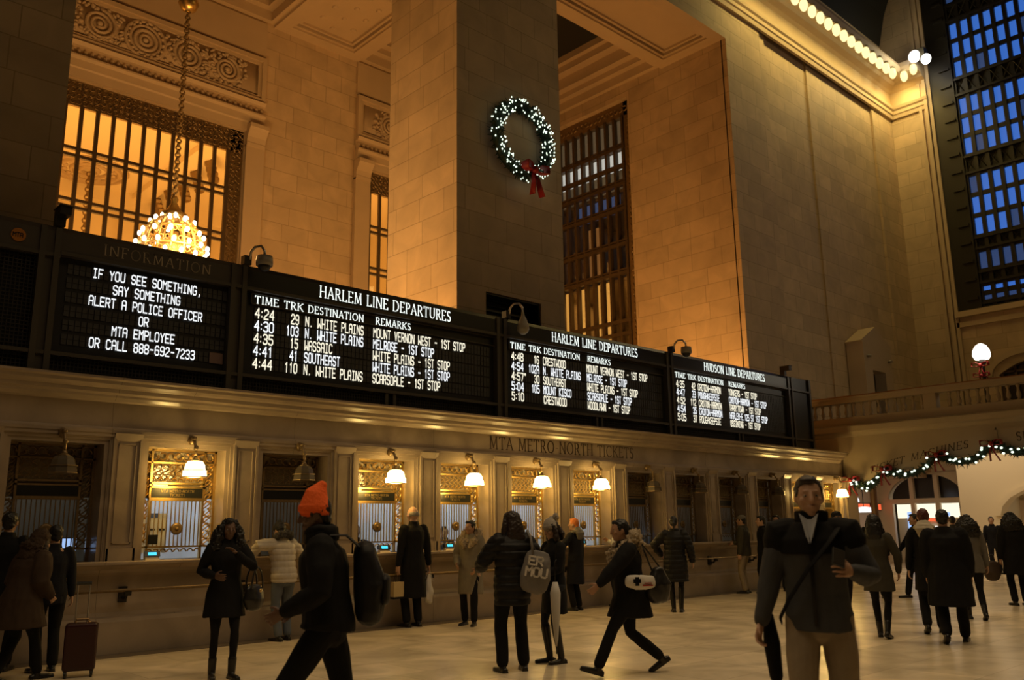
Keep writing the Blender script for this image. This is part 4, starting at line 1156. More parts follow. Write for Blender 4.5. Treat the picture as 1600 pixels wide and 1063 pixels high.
# ---- brass handrail along the wall
r = empty('hand_rail', (10, F - .2, .8), 'brass hand rail on dark brackets along the ticket wall', 'hand rail')
mb = MB().tube([(-2, F - .2, .80), (24.3, F - .2, .80)], .022, 10); mb.build('rail', BRONZE, r, smooth=True)
for k in range(14):
    x = 2.75 + k * 1.66
    mb = MB().box(x - .05, x + .05, F - .05, F - .0, .64, .84).tube([(x, F - .03, .70), (x, F - .14, .70), (x, F - .2, .78)], .022, 6)
    mb.box(x - .04, x + .04, F - .23, F - .17, .73, .785)
    mb.build('bracket', IRON, r)
r2 = None

# ---- chandelier
CH = (7.30, 19.0)
ch = empty('chandelier', (CH[0], CH[1], 8.8), 'domed gilt chandelier full of glowing bulbs hanging before the amber window', 'chandelier')
mb = MB()
z0 = 9.0
k = 0; z = z0
while z < 18.9:
    mb.ring((CH[0], CH[1], z), .055, .020, 'x' if k % 2 else 'y', 8, 5); z += .088; k += 1
mb.build('chain', BRONZE, ch)
MB().lathe([(.05, .18), (.2, .12), (.24, 0), (.18, -.14), (.05, -.2)], (CH[0], CH[1], 13.95), 16).build('chain_ball', GILT, ch, smooth=True)
MB().lathe([(.04, .3), (.09, .22), (.06, .14), (.11, .05), (.16, -.05), (.22, -.12), (.30, -.14), (.31, -.26), (.22, -.3)], (CH[0], CH[1], 8.75), 18).build('crown', GILT, ch, smooth=True)
CGILT = plain('chandelier_gilt', (0.85, 0.55, 0.18), 0.35, 0.6)
prof = [(.26, 8.5), (.44, 8.38), (.58, 8.18), (.68, 7.92), (.72, 7.62), (.73, 7.5)]
for k in range(16):
    a = 2 * PI * k / 16
    mb = MB().tube([(CH[0] + r_ * math.cos(a), CH[1] + r_ * math.sin(a), z_) for r_, z_ in prof], [.035, .035, .032, .03, .03, .03], 6)
    mb.ball((CH[0] + .51 * math.cos(a), CH[1] + .51 * math.sin(a), 8.28), .05, 6, 4); mb.build('rib', CGILT, ch, smooth=True)
mb = MB()
for R_, zz in ((.28, 8.48), (.56, 8.2), (.71, 7.75), (.74, 7.48), (.48, 7.55)): mb.ring((CH[0], CH[1], zz), R_, .03, 'z', 36, 6)
mb.build('hoops', CGILT, ch, smooth=True)
mb = MB()
for k in range(32):                                              # gilt scrollwork strung between the ribs
    a = 2 * PI * (k + .5) / 32
    for R_, zz in ((.74, 7.62), (.70, 7.86), (.58, 8.12)):
        c_ = (CH[0] + R_ * math.cos(a), CH[1] + R_ * math.sin(a), zz)
        mb.ring(c_, .055, .012, 'y' if abs(math.sin(a)) > .7 else 'x', 8, 4)
    mb.tube([(CH[0] + .74 * math.cos(a), CH[1] + .74 * math.sin(a), 7.48), (CH[0] + .74 * math.cos(a), CH[1] + .74 * math.sin(a), 7.34), (CH[0] + .70 * math.cos(a), CH[1] + .70 * math.sin(a), 7.26)], [.014, .022, .006], 5)
mb.build('scrollwork', CGILT, ch)
MB().lathe([(.02, .4), (.2, .3), (.32, .1), (.3, -.1), (.15, -.3), (.03, -.4)], (CH[0], CH[1], 7.7), 14).build('inner_bowl', CGILT, ch, smooth=True)
bulb0 = None
def bulb_at(p):
    global bulb0
    if bulb0 is None:
        bulb0 = MB().ball((0, 0, 0), (.046, .046, .066), 10, 7).build('bulb', BULB, ch, smooth=True, org=(0, 0, 0)); bulb0.location = Vector(p) - Vector(ORG[ch.name]); return
    o = bulb0.copy(); col.objects.link(o); o.parent = ch; o.location = Vector(p) - Vector(ORG[ch.name])
for R_, zz, cnt, off in ((.80, 7.56, 15, 0), (.79, 7.80, 15, .5), (.68, 8.10, 12, .2), (.48, 8.40, 9, 0), (.30, 8.5, 6, .3)):
    for k in range(cnt):
        a = 2 * PI * (k + off) / cnt
        bulb_at((CH[0] + R_ * math.cos(a), CH[1] + R_ * math.sin(a), zz))
point_light('chandelier_light', (CH[0], CH[1] - 1.2, 7.9), 260, (1.0, 0.6, 0.2), .4)

# ---- cornice bulbs: each a small lamp in its own holder
lamp0 = None
k = 0
spots = []
x = 24.6
while x < 34.6: spots.append((x, PF - .92, 19.93, 'row of bulbs along the hall cornice')); x += .60
spots += [(XE - 1.0, 13.15, 19.95, ''), (XE - 1.0, 12.75, 20.1, '')]
HOLD = plain('bulb_holder', (0.35, 0.28, 0.16), 0.5)
root0 = None
for i, (x, y, z, g) in enumerate(spots):
    if root0 is None:
        r = empty('cornice_lamp', (x, y, z), 'one of the glowing bulbs in a row under the hall cornice', 'bulb', 'bulbs along the cornice')
        MB().lathe([(.06, .10), (.13, .06), (.12, 0), (.05, -.02)], (0, 0, 0), 10).build('holder', HOLD, r, org=(0, 0, 0))
        MB().ball((0, 0, -.20), (.15, .15, .25), 12, 8).build('bulb', CORNICEBULB, r, smooth=True, org=(0, 0, 0))
        root0 = r
    else:
        r = copy_tree(root0); r.location = (x, y, z)
sp = empty('flood_light', (XE - 1.0, 12.3, 20.1), 'brilliant white flood lamp at the corner of the cornice beside the great window', 'flood light')
MB().box(XE - 1.3, XE - .9, 12.15, 12.55, 20.15, 20.55).build('housing', IRON, sp)
MB().ball((XE - 1.25, 12.55, 20.3), (.16, .24, .26), 14, 9).ball((XE - 1.25, 12.12, 20.0), (.14, .2, .22), 12, 8).build('lens', emissive('flood_lens', (1.0, .97, .9), 6), sp, smooth=True)
point_light('flood_glow', (XE - 1.75, 12.3, 20.1), 70, (1.0, .85, .5), .2)

# ---- wreath with fairy lights and bow
WC = Vector((13.60, PF - .20, 10.64)); WR = .85
wr = empty('christmas_wreath', tuple(WC), 'big round fir wreath covered in white lights with a red bow', 'wreath')
rr = random.Random(5)
mb = MB().ring(tuple(WC), WR, .12, 'y', 40, 8)
for k in range(900):
    a = rr.uniform(0, 2 * PI); b_ = rr.uniform(0, 2 * PI)
    if math.sin(b_) > .7: continue
    rad = Vector((math.cos(a), 0, math.sin(a))); outv = rad * math.cos(b_) + Vector((0, 1, 0)) * math.sin(b_)
    p = WC + rad * WR + outv * .08
    tn = Vector((-math.sin(a), 0, math.cos(a))) * rr.uniform(-.6, .6)
    q = p + (outv + tn).normalized() * rr.uniform(.08, .17)
    mb.tube([p, (p + q) / 2, q], [.02, .016, .002], 4)
mb.build('fir_ring', FIR, wr)
l0 = None; rest = MB()
for k in range(230):
    a = rr.uniform(0, 2 * PI); b_ = rr.uniform(-PI, 0)
    rad = Vector((math.cos(a), 0, math.sin(a))); outv = rad * math.cos(b_) + Vector((0, 1, 0)) * math.sin(b_)
    p = WC + rad * WR + outv * rr.uniform(.14, .21)
    if k < 100:
        if l0 is None:
            l0 = MB().ball((0, 0, 0), (.021, .016, .027), 8, 5).build('fairy_light', FAIRY, wr, org=(0, 0, 0)); o = l0
        else:
            o = l0.copy(); col.objects.link(o); o.parent = wr
        o.location = p - WC
    else: rest.ball(p, (.019, .016, .023), 6, 4)
rest.build('fairy_lights', FAIRY, wr)['kind'] = 'stuff'
def bow(c, s, parent, u=Vector((1, 0, 0)), n=Vector((0, -1, 0)), tails=True):
    z = Vector((0, 0, 1)); mb = MB()
    for sg in (-1, 1):
        pts = [c, c + u * (sg * .16 * s) + z * (.12 * s) + n * .06 * s, c + u * (sg * .30 * s) + z * (.10 * s) + n * .10 * s, c + u * (sg * .30 * s) - z * (.03 * s) + n * .10 * s, c + u * (sg * .15 * s) - z * .04 * s + n * .06 * s, c]
        mb.tube(pts, [(.07 * s, .012), (.09 * s, .012), (.10 * s, .012), (.10 * s, .012), (.08 * s, .012), (.05 * s, .012)], 8, up=n.cross(z) if False else n)
        if tails:
            pts = [c, c + u * (sg * .06 * s) - z * (.25 * s) + n * .08 * s, c + u * ((.20 if sg > 0 else -.07) * s) - z * (.52 * s) + n * .05 * s]
            mb.tube(pts, [(.03 * s, .012), (.07 * s, .012), (.085 * s, .012)], 8, up=n)
    mb.ball(c + n * .08 * s, (.07 * s, .07 * s, .08 * s), 8, 6)
    return mb.build('bow', RED, parent, smooth=True)
bow(Vector((13.72, PF - .40, 9.82)), 1.2, wr)

# ---- garland with lights and bows along the arch
ga = empty('christmas_garland', (XB - .1, 9, 3.0), 'fir garland with white lights and red bows swagged along the arch', 'garland')
nodes = [12.0, 11.05, 9.55, 8.15, 6.8, 5.5, 4.2, 2.9]
pth = []
for i in range(len(nodes) - 1):
    for t in range(16):
        y = nodes[i] + (nodes[i + 1] - nodes[i]) * t / 16
        pth.append(Vector((XB - .10, y, arcz(y) + 0.16 - .32 * math.sin(PI * t / 16))))
pth.insert(0, Vector((XB - .12, 12.05, 2.42)))
mb = MB().tube(pth, .08, 6)
for k in range(2200):
    i = rr.randrange(len(pth) - 1); p = pth[i].lerp(pth[i + 1], rr.random())
    d = Vector((rr.uniform(-1, .3), rr.uniform(-1, 1), rr.uniform(-1, 1))).normalized()
    mb.tube([p + d * .04, p + d * rr.uniform(.13, .21)], [.02, .002], 4)
mb.build('fir_rope', FIR, ga)
g0 = None
for k in range(95):
    i = int(k * (len(pth) - 2) / 95); p = pth[i].lerp(pth[i + 1], rr.random()) + Vector((-.15, rr.uniform(-.08, .08), rr.uniform(-.13, .12)))
    if g0 is None: g0 = MB().ball((0, 0, 0), (.032, .038, .030), 8, 5).build('fairy_light', FAIRY, ga, org=(0, 0, 0)); o = g0
    else: o = g0.copy(); col.objects.link(o); o.parent = ga
    o.location = p - Vector(ORG[ga.name])
for y in nodes[:6]:
    bow(Vector((XB - .20, y, arcz(y) + .16)), .85, ga, u=Vector((0, -1, 0)), n=Vector((-1, 0, 0)), tails=True)

# ---- balustrade on the balcony
bs = empty('balustrade', (XB + .1, 9, 4.36), 'stone balustrade with turned balusters along the balcony edge', 'balustrade')
MB().box(XB + .02, XB + .26, -10, PF, 4.36, 4.60).build('plinth', BALSTONE, bs)
mb = MB(); mb.box(XB - .02, XB + .30, -10, PF, 5.02, 5.20); mb.box(XB - .05, XB + .33, -10, PF, 5.14, 5.19)
mb.build('coping', BALSTONE, bs)
MB().box(XB + .02, XB + .26, -10, PF, 5.20, 5.235).build('wooden_rail', plain('rail_wood', (0.26, 0.10, 0.03), .4), bs)
for y in (13.4, 9.66, 5.9):
    MB().box(XB, XB + .28, y - .17, y + .17, 4.60, 5.03).build('pedestal', BALSTONE, bs)
b0 = None
def balu(y):
    global b0
    if b0 is None:
        b0 = MB().lathe([(.055, 0), (.055, .03), (.03, .05), (.055, .10), (.062, .15), (.035, .25), (.03, .33), (.05, .36), (.05, .42)], (0, 0, 0), 10).build('baluster', BALSTONE, bs, smooth=True, org=(0, 0, 0)); o = b0
    else: o = b0.copy(); col.objects.link(o); o.parent = bs
    o.location = Vector((XB + .14, y, 4.60)) - Vector(ORG[bs.name])
y = 13.1
while y > 5.0:
    if abs(y - 9.66) > .24 and abs(y - 5.9) > .24: balu(y)
    y -= .245
# globe lamp on the balcony
gl = empty('globe_lamp', (27.0, 8.95, 4.2), 'white globe lamp on a short post tied with a red bow on the balcony', 'globe lamp')
MB().lathe([(.14, 0), (.14, .1), (.05, .2), (.05, 1.75), (.10, 1.85), (.08, 1.95)], (27.0, 8.95, 4.2), 12).build('post', IRON, gl, smooth=True)
MB().lathe([(.08, -.24), (.19, -.23), (.24, -.12), (.22, .03), (.15, .16), (.05, .23)], (27.0, 8.95, 6.38), 16).build('globe', GLOBE, gl, smooth=True)
bow(Vector((26.85, 8.95, 5.95)), .75, gl, u=Vector((0, -1, 0)), n=Vector((-1, 0, 0)))
bow(Vector((26.85, 8.95, 5.65)), .7, gl, u=Vector((0, -1, 0)), n=Vector((-1, 0, 0)), tails=False)
point_light('globe_light', (26.55, 8.9, 6.4), 30, (1, .85, .6), .15)
# hooded doorway on the balcony
hd = empty('stone_kiosk', (30.3, PF - .3, 4.2), 'hooded stone doorcase with a pointed top against the balcony wall', 'doorcase')
mb = MB()
prof = [(29.80, 4.2), (29.80, 7.85), (29.70, 7.9), (30.90, 8.55), (32.10, 7.9), (32.00, 7.85), (32.00, 4.2), (31.40, 4.2), (31.40, 6.9), (30.40, 6.9), (30.40, 4.2)]
mb.poly_prism([(x, PF - .55, z) for x, z in prof[:3]] + [(30.90, PF - .55, 8.55)] + [(x, PF - .55, z) for x, z in prof[4:7]] + [(31.40, PF - .55, 4.2), (31.40, PF - .55, 6.9), (30.40, PF - .55, 6.9), (30.40, PF - .55, 4.2)], (0, .62, 0))
mb.build('surround', PLASTER, hd)
MB().box(30.40, 31.40, PF - .15, PF - .1, 4.2, 6.9).build('door', DARKPANE, hd)
for x in (30.05, 31.75): MB().ball((x, PF - .62, 7.35), (.1, .1, .05), 8, 5).build('lamp_bracket', STEEL, hd)

# ---- suitcase
def suitcase():
    r = empty('rolling_suitcase', (3.41, 10.63, 0), 'dark red rolling suitcase with its long handle pulled up', 'suitcase', None, -.35)
    r.scale = (.86, .9, .97)
    SC = plain('suitcase_shell', (0.035, 0.008, 0.008), .28, var=.2)
    mb = MB()
    mb.box(-.19, .19, -.12, -.012, .07, .58); mb.box(-.19, .19, .012, .12, .07, .58)
    s = mb.build('shell', SC, r, org=(0, 0, 0))
    bv = s.modifiers.new('round', 'BEVEL'); bv.width = .035; bv.segments = 3
    MB().box(-.185, .185, -.012, .012, .075, .575).build('zip_band', SIGNBLACK, r, org=(0, 0, 0))
    mb = MB().tube([(-.09, .09, .58), (-.09, .09, 1.0)], .009, 8).tube([(.05, .09, .58), (.05, .09, 1.0)], .009, 8)
    h = mb.build('telescopic_handle', STEEL, r, org=(0, 0, 0)); MB().tube([(-.11, .09, 1.01), (.07, .09, 1.01)], .02, 8).build('grip', SIGNBLACK, h, org=(0, 0, 0))
    MB().tube([(-.08, 0, .58), (-.07, 0, .62), (.07, 0, .62), (.08, 0, .58)], .014, 8).build('carry_handle', plain('brass_fitting', (.6, .4, .2), .3, .8), r, org=(0, 0, 0))
    for x in (-.15, .15):
        for y in (-.08, .08):
            M = Matrix.Translation((x, y, .035)) @ Matrix.Rotation(PI / 2, 4, 'Y')
            MB(M).lathe([(.035, -.015), (.035, .015)], (0, 0, 0), 12).build('wheel', SIGNBLACK, r, org=(0, 0, 0))
            MB().box(x - .02, x + .02, y - .02, y + .02, .045, .08).build('wheel_bracket', SIGNBLACK, r, org=(0, 0, 0))
suitcase()
# ================================================================== people
SKIN = plain('skin_fair', (0.50, 0.30, 0.20), 0.55)
SKIND = plain('skin_dark', (0.13, 0.07, 0.045), 0.5)
SKINT = plain('skin_tan', (0.36, 0.20, 0.12), 0.55)
EYE = plain('eye_white', (0.36, 0.31, 0.26), 0.3)
PUPIL = plain('pupil', (0.015, 0.01, 0.01), 0.2)
def cloth(name, c, rough=0.85, var=0.2): return plain(name, c, rough, var=var, vscale=14, spec=0.25)
BLACKC = cloth('black_cloth', (0.006, 0.006, 0.0065))
NAVYC = cloth('navy_cloth', (0.008, 0.009, 0.014))
PUFFC = cloth('black_puffer_nylon', (0.009, 0.009, 0.010), .55)
TIGHTS = cloth('black_tights', (0.007, 0.007, 0.008))
JEANS = cloth('faded_jeans', (0.11, 0.13, 0.17))
DJEANS = cloth('dark_jeans', (0.020, 0.023, 0.032))
PALEPUFF = cloth('pale_puffer', (0.50, 0.45, 0.38), .6)
GREYCOAT = cloth('grey_coat', (0.20, 0.175, 0.13))
OLIVE = cloth('olive_coat', (0.05, 0.045, 0.032))
BROWN = cloth('brown_coat', (0.045, 0.028, 0.018))
KHAKI = cloth('khaki_trousers', (0.30, 0.24, 0.165))
GREYJ = cloth('grey_jacket', (0.062, 0.064, 0.07))
MIDGREY = cloth('mid_grey_wool', (0.15, 0.14, 0.125))
WHITEC = cloth('white_top', (0.60, 0.58, 0.54))
ORANGE = plain('orange_knit', (1.0, 0.15, 0.02), 0.85, bump=.4, vscale=60)
GREYKNIT = plain('grey_knit', (0.34, 0.30, 0.25), 0.9, bump=.4, vscale=60)
DARKKNIT = plain('dark_knit', (0.02, 0.02, 0.022), 0.9)
FUR = plain('tan_fur', (0.33, 0.26, 0.17), 0.95, var=.4, vscale=40)
DARKFUR = plain('dark_fur', (0.06, 0.055, 0.05), 0.95, var=.4, vscale=40)
HBLACK = plain('black_hair', (0.005, 0.004, 0.0035), 0.5, var=.3, vscale=30)
HBROWN = plain('brown_hair', (0.020, 0.010, 0.006), 0.5, var=.3, vscale=30)
HORANGE = plain('orange_hair', (0.55, 0.16, 0.03), 0.55, var=.3, vscale=30)
HGREY = plain('grey_hair', (0.25, 0.23, 0.21), 0.6, var=.3, vscale=30)
LEATHER = plain('black_leather', (0.012, 0.011, 0.010), 0.35)
SHOEBROWN = plain('brown_shoe', (0.05, 0.025, 0.014), 0.4)
SHIRT = cloth('pale_shirt', (0.42, 0.44, 0.48))

def remeshed(mb, name, mats, parent, voxel, smooth=4, disp=None, spikes=None):
    """fuse overlapping closed shapes of one collector into a single continuous skin"""
    me = bpy.data.meshes.new('tmp'); me.from_pydata([tuple(p) for p in mb.v], [], mb.f); me.update()
    t = bpy.data.objects.new('tmp', me); col.objects.link(t)
    m = t.modifiers.new('r', 'REMESH'); m.mode = 'VOXEL'; m.voxel_size = voxel
    if smooth:
        s = t.modifiers.new('s', 'SMOOTH'); s.iterations = smooth; s.factor = .5
    dg = bpy.context.evaluated_depsgraph_get()
    out = bpy.data.meshes.new_from_object(t.evaluated_get(dg), depsgraph=dg)
    bpy.data.objects.remove(t); bpy.data.meshes.remove(me)
    if disp:
        n = len(out.vertices)
        co = np.zeros(n * 3); out.vertices.foreach_get('co', co); no = np.zeros(n * 3); out.vertices.foreach_get('normal', no)
        co = co.reshape(-1, 3); no = no.reshape(-1, 3)
        d = np.array([disp(p) for p in co.tolist()])
        co = co + no * d[:, None]
        out.vertices.foreach_set('co', co.ravel()); out.update()
    out.name = name
    for mm in (mats if isinstance(mats, (list, tuple)) else [mats]): out.materials.append(mm)
    out.polygons.foreach_set('use_smooth', [True] * len(out.polygons))
    o = bpy.data.objects.new(name, out); col.objects.link(o); o.parent = parent
    return o

def folds(amp=.008, sc_=9.0, seed=0):
    return lambda p: amp * (noise.noise((p[0] * sc_ + seed, p[1] * sc_, p[2] * sc_ * .6)) + .5 * noise.noise((p[0] * 22 + seed, p[1] * 22, p[2] * 10)))
def quilt(step=.085, amp=.012, seed=0):
    f = folds(.006, 12, seed)
    return lambda p: amp * (abs(math.sin(p[2] / step * PI)) ** .5 - .6) + f(p)
def fluff(amp=.02, seed=0):
    return lambda p: amp * noise.noise((p[0] * 60 + seed, p[1] * 60, p[2] * 60)) + amp * .8 * noise.noise((p[0] * 25, p[1] * 25 + seed, p[2] * 25))

def cap_tube(mb, pts, rs, n=12, up=None):
    """tube with rounded ends"""
    P = [Vector(p) for p in pts]; R = [r if isinstance(r, tuple) else (r, r) for r in rs]
    d0 = (P[0] - P[1]).normalized(); d1 = (P[-1] - P[-2]).normalized()
    pre = []; prr = []
    for k in (0.92, .6): 
        a = math.sqrt(1 - k * k)
        pre.append(P[0] + d0 * min(R[0]) * k); prr.append((R[0][0] * a, R[0][1] * a))
    suf = []; sr = []
    for k in (.6, .92):
        a = math.sqrt(1 - k * k)
        suf.append(P[-1] + d1 * min(R[-1]) * k); sr.append((R[-1][0] * a, R[-1][1] * a))
    return mb.tube(pre + P + suf, prr + R + sr, n, up=up)

def ik(a, c, l1, l2, pole):
    a = Vector(a); c = Vector(c); d = c - a; L = d.length; mx = (l1 + l2) * .999
    if L > mx: c = a + d * (mx / L); d = c - a; L = mx
    x = (l1 * l1 - l2 * l2 + L * L) / (2 * L); h = math.sqrt(max(0, l1 * l1 - x * x))
    p = Vector(pole); dn = d.normalized(); p = p - dn * p.dot(dn)
    if p.length < 1e-4: p = Vector((0, 1, 0))
    return a + dn * x + p.normalized() * h, c

def person(label, pos, face, H=1.70, lean=0, rh=None, lh=None, rpole=(.6, -1, -.3), lpole=(-.6, -1, -.3), rf=(.10, 0, 0, 0), lf=(-.10, 0, 0, 0),
           skin=None, hair='short', hairm=None, top=None, topm=None, hem=.85, flare=0.0, puff=0.0, quilted=False, legm=None, legw=1.0, shoe='shoe', shoem=None,
           hat=None, hatm=None, fur=None, hood=None, headyaw=0, headpitch=0, vox=.010, curl=.7, collar=True, group=None, wide=1.0, drop=None, seat=0.0, scarf=None, hooded=None):
    """a person standing at pos, facing the world direction face; local +y forward, +x to their right hand. Lengths are for a body 1.75 tall."""
    skin = skin or SKIN; hairm = hairm or HBLACK; topm = topm or BLACKC; legm = legm or BLACKC; shoem = shoem or LEATHER
    s = H / 1.75
    rz = math.atan2(face[1], face[0]) - PI / 2
    root = empty('person', (pos[0], pos[1], pos[2] if len(pos) > 2 else 0.0), label, 'person', group, rz)
    Sc = Matrix.Scale(s, 4)
    ORG[root.name] = (0, 0, 0)
    la = math.radians(lean)
    feet = {1: rf, -1: lf}
    # pelvis height so that both feet are reached
    ankle = {}
    for sg in (1, -1):
        x, y, up_, pitch = feet[sg]; ankle[sg] = Vector((x, y, .085 + up_))
    hipz = .935
    if drop is None:
        for sg in (1, -1):
            dxy = (ankle[sg].y) ** 2 + (ankle[sg].x - sg * .095) ** 2
            hipz = min(hipz, ankle[sg].z + math.sqrt(max(.05, .862 ** 2 - dxy)))
    else: hipz = .935 - drop
    dz = hipz - .935
    def T(p):                                                     # upper body leans forward about the hips
        p = Vector(p); z = p.z - .95
        if z <= 0: return Vector((p.x, p.y, p.z + dz))
        c, si = math.cos(la), math.sin(la)
        return Vector((p.x, p.y * c + z * si, .95 + z * c - p.y * si + dz))
    W = wide
    sh = {sg: T((sg * .185 * W, -.01, 1.425)) for sg in (1, -1)}
    hip = {sg: Vector((sg * .095, 0, hipz)) for sg in (1, -1)}
    knee = {}
    for sg in (1, -1): knee[sg], ankle[sg] = ik(hip[sg], ankle[sg], .435, .43, (sg * .12, 1, .1))
    tgt = {1: rh or (.27, .03, .83), -1: lh or (-.27, .03, .83)}
    pole = {1: rpole, -1: lpole}
    elb, wri = {}, {}
    for sg in (1, -1):
        t = Vector(tgt[sg]); t = Vector((t.x, t.y, t.z + dz))
        elb[sg], wri[sg] = ik(sh[sg], t, .285, .255, pole[sg])
    # ---- body, one continuous skin
    mb = MB(Sc)
    def rings(sec, k=1.0, add=0.0):
        pts = [T((0, y, z)) for z, rx, ry, y in sec]
        return pts, [(ry * k + add, rx * k + add) for z, rx, ry, y in sec]
    TOR = [(.93, .12, .07, -.01), (.98, .15, .10, -.01), (1.05, .14, .10, 0), (1.15, .135, .10, .0), (1.28, .155, .115, .0), (1.38, .165, .10, -.01), (1.44, .12, .075, -.015), (1.49, .065, .06, -.012)]
    p, r = rings(TOR); cap_tube(mb, p, r, 16, up=(0, 1, 0))
    hc = T((0, .02, 1.635))
    cap_tube(mb, [T((0, -.012, 1.45)), T((0, 0, 1.52)), hc + Vector((0, -.015, -.06))], [.062, .054, .056], 12)
    HR = Matrix.Rotation(math.radians(headyaw), 3, 'Z') @ Matrix.Rotation(-la * .4 - math.radians(headpitch), 3, 'X')
    def hp(x, y, z): return hc + HR @ Vector((x, y, z))
    mb.ball(hc, (.074, .094, .112), 18, 14, HR)
    mb.ball(hp(0, .022, -.062), (.056, .066, .058), 14, 10, HR)
    mb.ball(hp(0, .062, -.098), (.026, .026, .018), 10, 7, HR)
    cap_tube(mb, [hp(0, .088, .022), hp(0, .104, -.012), hp(0, .108, -.024)], [.011, .014, .016], 8)
    mb.ball(hp(0, .078, .030), (.050, .015, .010), 10, 6, HR)
    mb.ball(hp(0, .086, -.058), (.024, .012, .007), 10, 6, HR); mb.ball(hp(0, .084, -.070), (.021, .012, .008), 10, 6, HR)
    lk = min(1, legw) * .88
    for sg in (1, -1):
        mb.ball(hp(sg * .076, -.008, -.008), (.011, .022, .034), 8, 8, HR)
        mb.ball(hp(sg * .045, .066, -.022), (.022, .02, .02), 8, 6, HR)
        cap_tube(mb, [sh[sg] + Vector((-sg * .035, 0, -.015)), sh[sg].lerp(elb[sg], .5), elb[sg], elb[sg].lerp(wri[sg], .35), wri[sg]], [.040, .042, .035, .037, .026], 10)
        cap_tube(mb, [hip[sg], hip[sg].lerp(knee[sg], .5), knee[sg], knee[sg].lerp(ankle[sg], .35), ankle[sg]], [.072, .07 * lk, .05 * lk, .052 * lk, .036], 12)
        # foot
        pt = math.radians(feet[sg][3])
        fd = Vector((sg * .15, math.cos(pt), math.sin(pt))).normalized(); fu = Vector((0, -math.sin(pt), math.cos(pt)))
        cap_tube(mb, [ankle[sg] - fu * .052 - fd * .02, ankle[sg] - fu * .060 + fd * .12], [.022, .017], 8)
        # hand: palm, four fingers, thumb
        d = (wri[sg] - elb[sg]).normalized()
        inn = Vector((-sg, .25, 0)); nrm = (inn - d * inn.dot(d))
        if nrm.length < .2: nrm = Vector((0, 0, -1)) - d * d.dot(Vector((0, 0, -1)))
        nrm.normalize(); side = d.cross(nrm) * (1 if sg > 0 else -1)
        if side.dot(Vector((0, 1, .3))) < 0: side = -side
        kn = wri[sg] + d * .088
        cap_tube(mb, [wri[sg], wri[sg] + d * .045, kn], [(.016, .026), (.016, .038), (.013, .042)], 10, up=nrm)
        for q, ln in enumerate((.070, .078, .073, .058)):
            b0 = kn + side * (.033 - .022 * q)
            a1 = d * math.cos(curl * .5) + nrm * math.sin(curl * .5); a2 = d * math.cos(curl * 1.2) + nrm * math.sin(curl * 1.2); a3 = d * math.cos(curl * 1.8) + nrm * math.sin(curl * 1.8)
            sp_ = side * (.10 - .07 * q)
            q1 = b0 + (a1 + sp_).normalized() * ln * .45; q2 = q1 + (a2 + sp_ * .5).normalized() * ln * .32; q3 = q2 + a3 * ln * .23
            cap_tube(mb, [b0 - d * .01, b0, q1, q2, q3], [.0085, .009, .0085, .0075, .0065], 8)
        tb = wri[sg] + d * .025 + side * .028
        cap_tube(mb, [tb, tb + (d * .6 + side * .7 + nrm * .4).normalized() * .038, tb + (d * .6 + side * .7 + nrm * .4).normalized() * .038 + (d * .85 + side * .2 + nrm * .6).normalized() * .032], [.013, .0105, .008], 8)
    body = remeshed(mb, 'body', skin, root, vox * .75, 2)
    for sg in (1, -1):
        e = MB(Sc).ball(hp(sg * .031, .078, .004), (.013, .010, .008), 10, 7, HR).build('eye', EYE, root, smooth=True, org=(0, 0, 0))
        MB(Sc).ball(hp(sg * .031, .088, .004), (.0055, .004, .0055), 8, 6, HR).build('pupil', PUPIL, e, smooth=True, org=(0, 0, 0))
    # ---- legs
    mb = MB(Sc)
    cap_tube(mb, [Vector((0, -.01, hipz + .10)), Vector((0, -.01, hipz - .03))], [(.128, .17), (.128, .18)], 16, up=(0, 1, 0))
    for sg in (1, -1):
        lw = legw
        end = ankle[sg].lerp(knee[sg], .06 if legw > .85 else .15)
        cap_tube(mb, [hip[sg] + Vector((0, 0, .0)), hip[sg].lerp(knee[sg], .5), knee[sg], knee[sg].lerp(ankle[sg], .4), end], [.100, .088 * (lw + 1) / 2, .066 * lw, .066 * lw, (.052 if lw < .9 else .062) * lw], 14)
    remeshed(mb, 'trousers' if legm not in (TIGHTS,) else 'tights', legm, root, vox, 3, folds(.006, 10, H * 7))
    for sg in (1, -1):
        pt = math.radians(feet[sg][3]); mb = MB(Sc)
        a = ankle[sg]; fd = Vector((sg * .15, math.cos(pt), math.sin(pt))).normalized()
        up_ = Vector((0, -math.sin(pt), math.cos(pt)))
        so = a - up_ * .060
        cap_tube(mb, [so - fd * .055, so + fd * .04, so + fd * .13, so + fd * .185], [(.034, .036), (.036, .040), (.026, .044), (.020, .034)], 12, up=up_)
        mb.tube([so - fd * .08 - up_ * .024, so + fd * .06 - up_ * .026, so + fd * .20 - up_ * .026], [(.012, .038), (.012, .044), (.012, .036)], 12, up=up_)
        top_ = {'shoe': .02, 'ankle': .13, 'boot': .36}[shoe]
        k_ = a.lerp(knee[sg], top_ / .43)
        cap_tube(mb, [so, a, k_], [.040, .044, .050 if top_ < .2 else .060], 12)
        remeshed(mb, {'shoe': 'shoe', 'ankle': 'ankle_boot', 'boot': 'boot'}[shoe], shoem, root, .009, 2)
    # ---- coat or jacket with sleeves
    mb = MB(Sc); P_ = puff
    hw = .185 * W + flare
    sec = [(hem, hw + P_ * .5, .135 + flare * .8 + P_, 0)]
    for z, rx, ry in ((.95, .185, .135), (1.08, .165, .125), (1.18, .165, .127), (1.29, .182, .138), (1.38, .188, .122), (1.435, .15, .092), (1.475, .088, .078)):
        if z > hem + .03:
            t = min(1, max(0, (1.1 - z) / max(.05, 1.1 - hem)))
            sec.append((z, rx * W + flare * t * .8 + P_, ry + flare * t * .6 + P_ * (1 if z < 1.4 else .4), -.005))
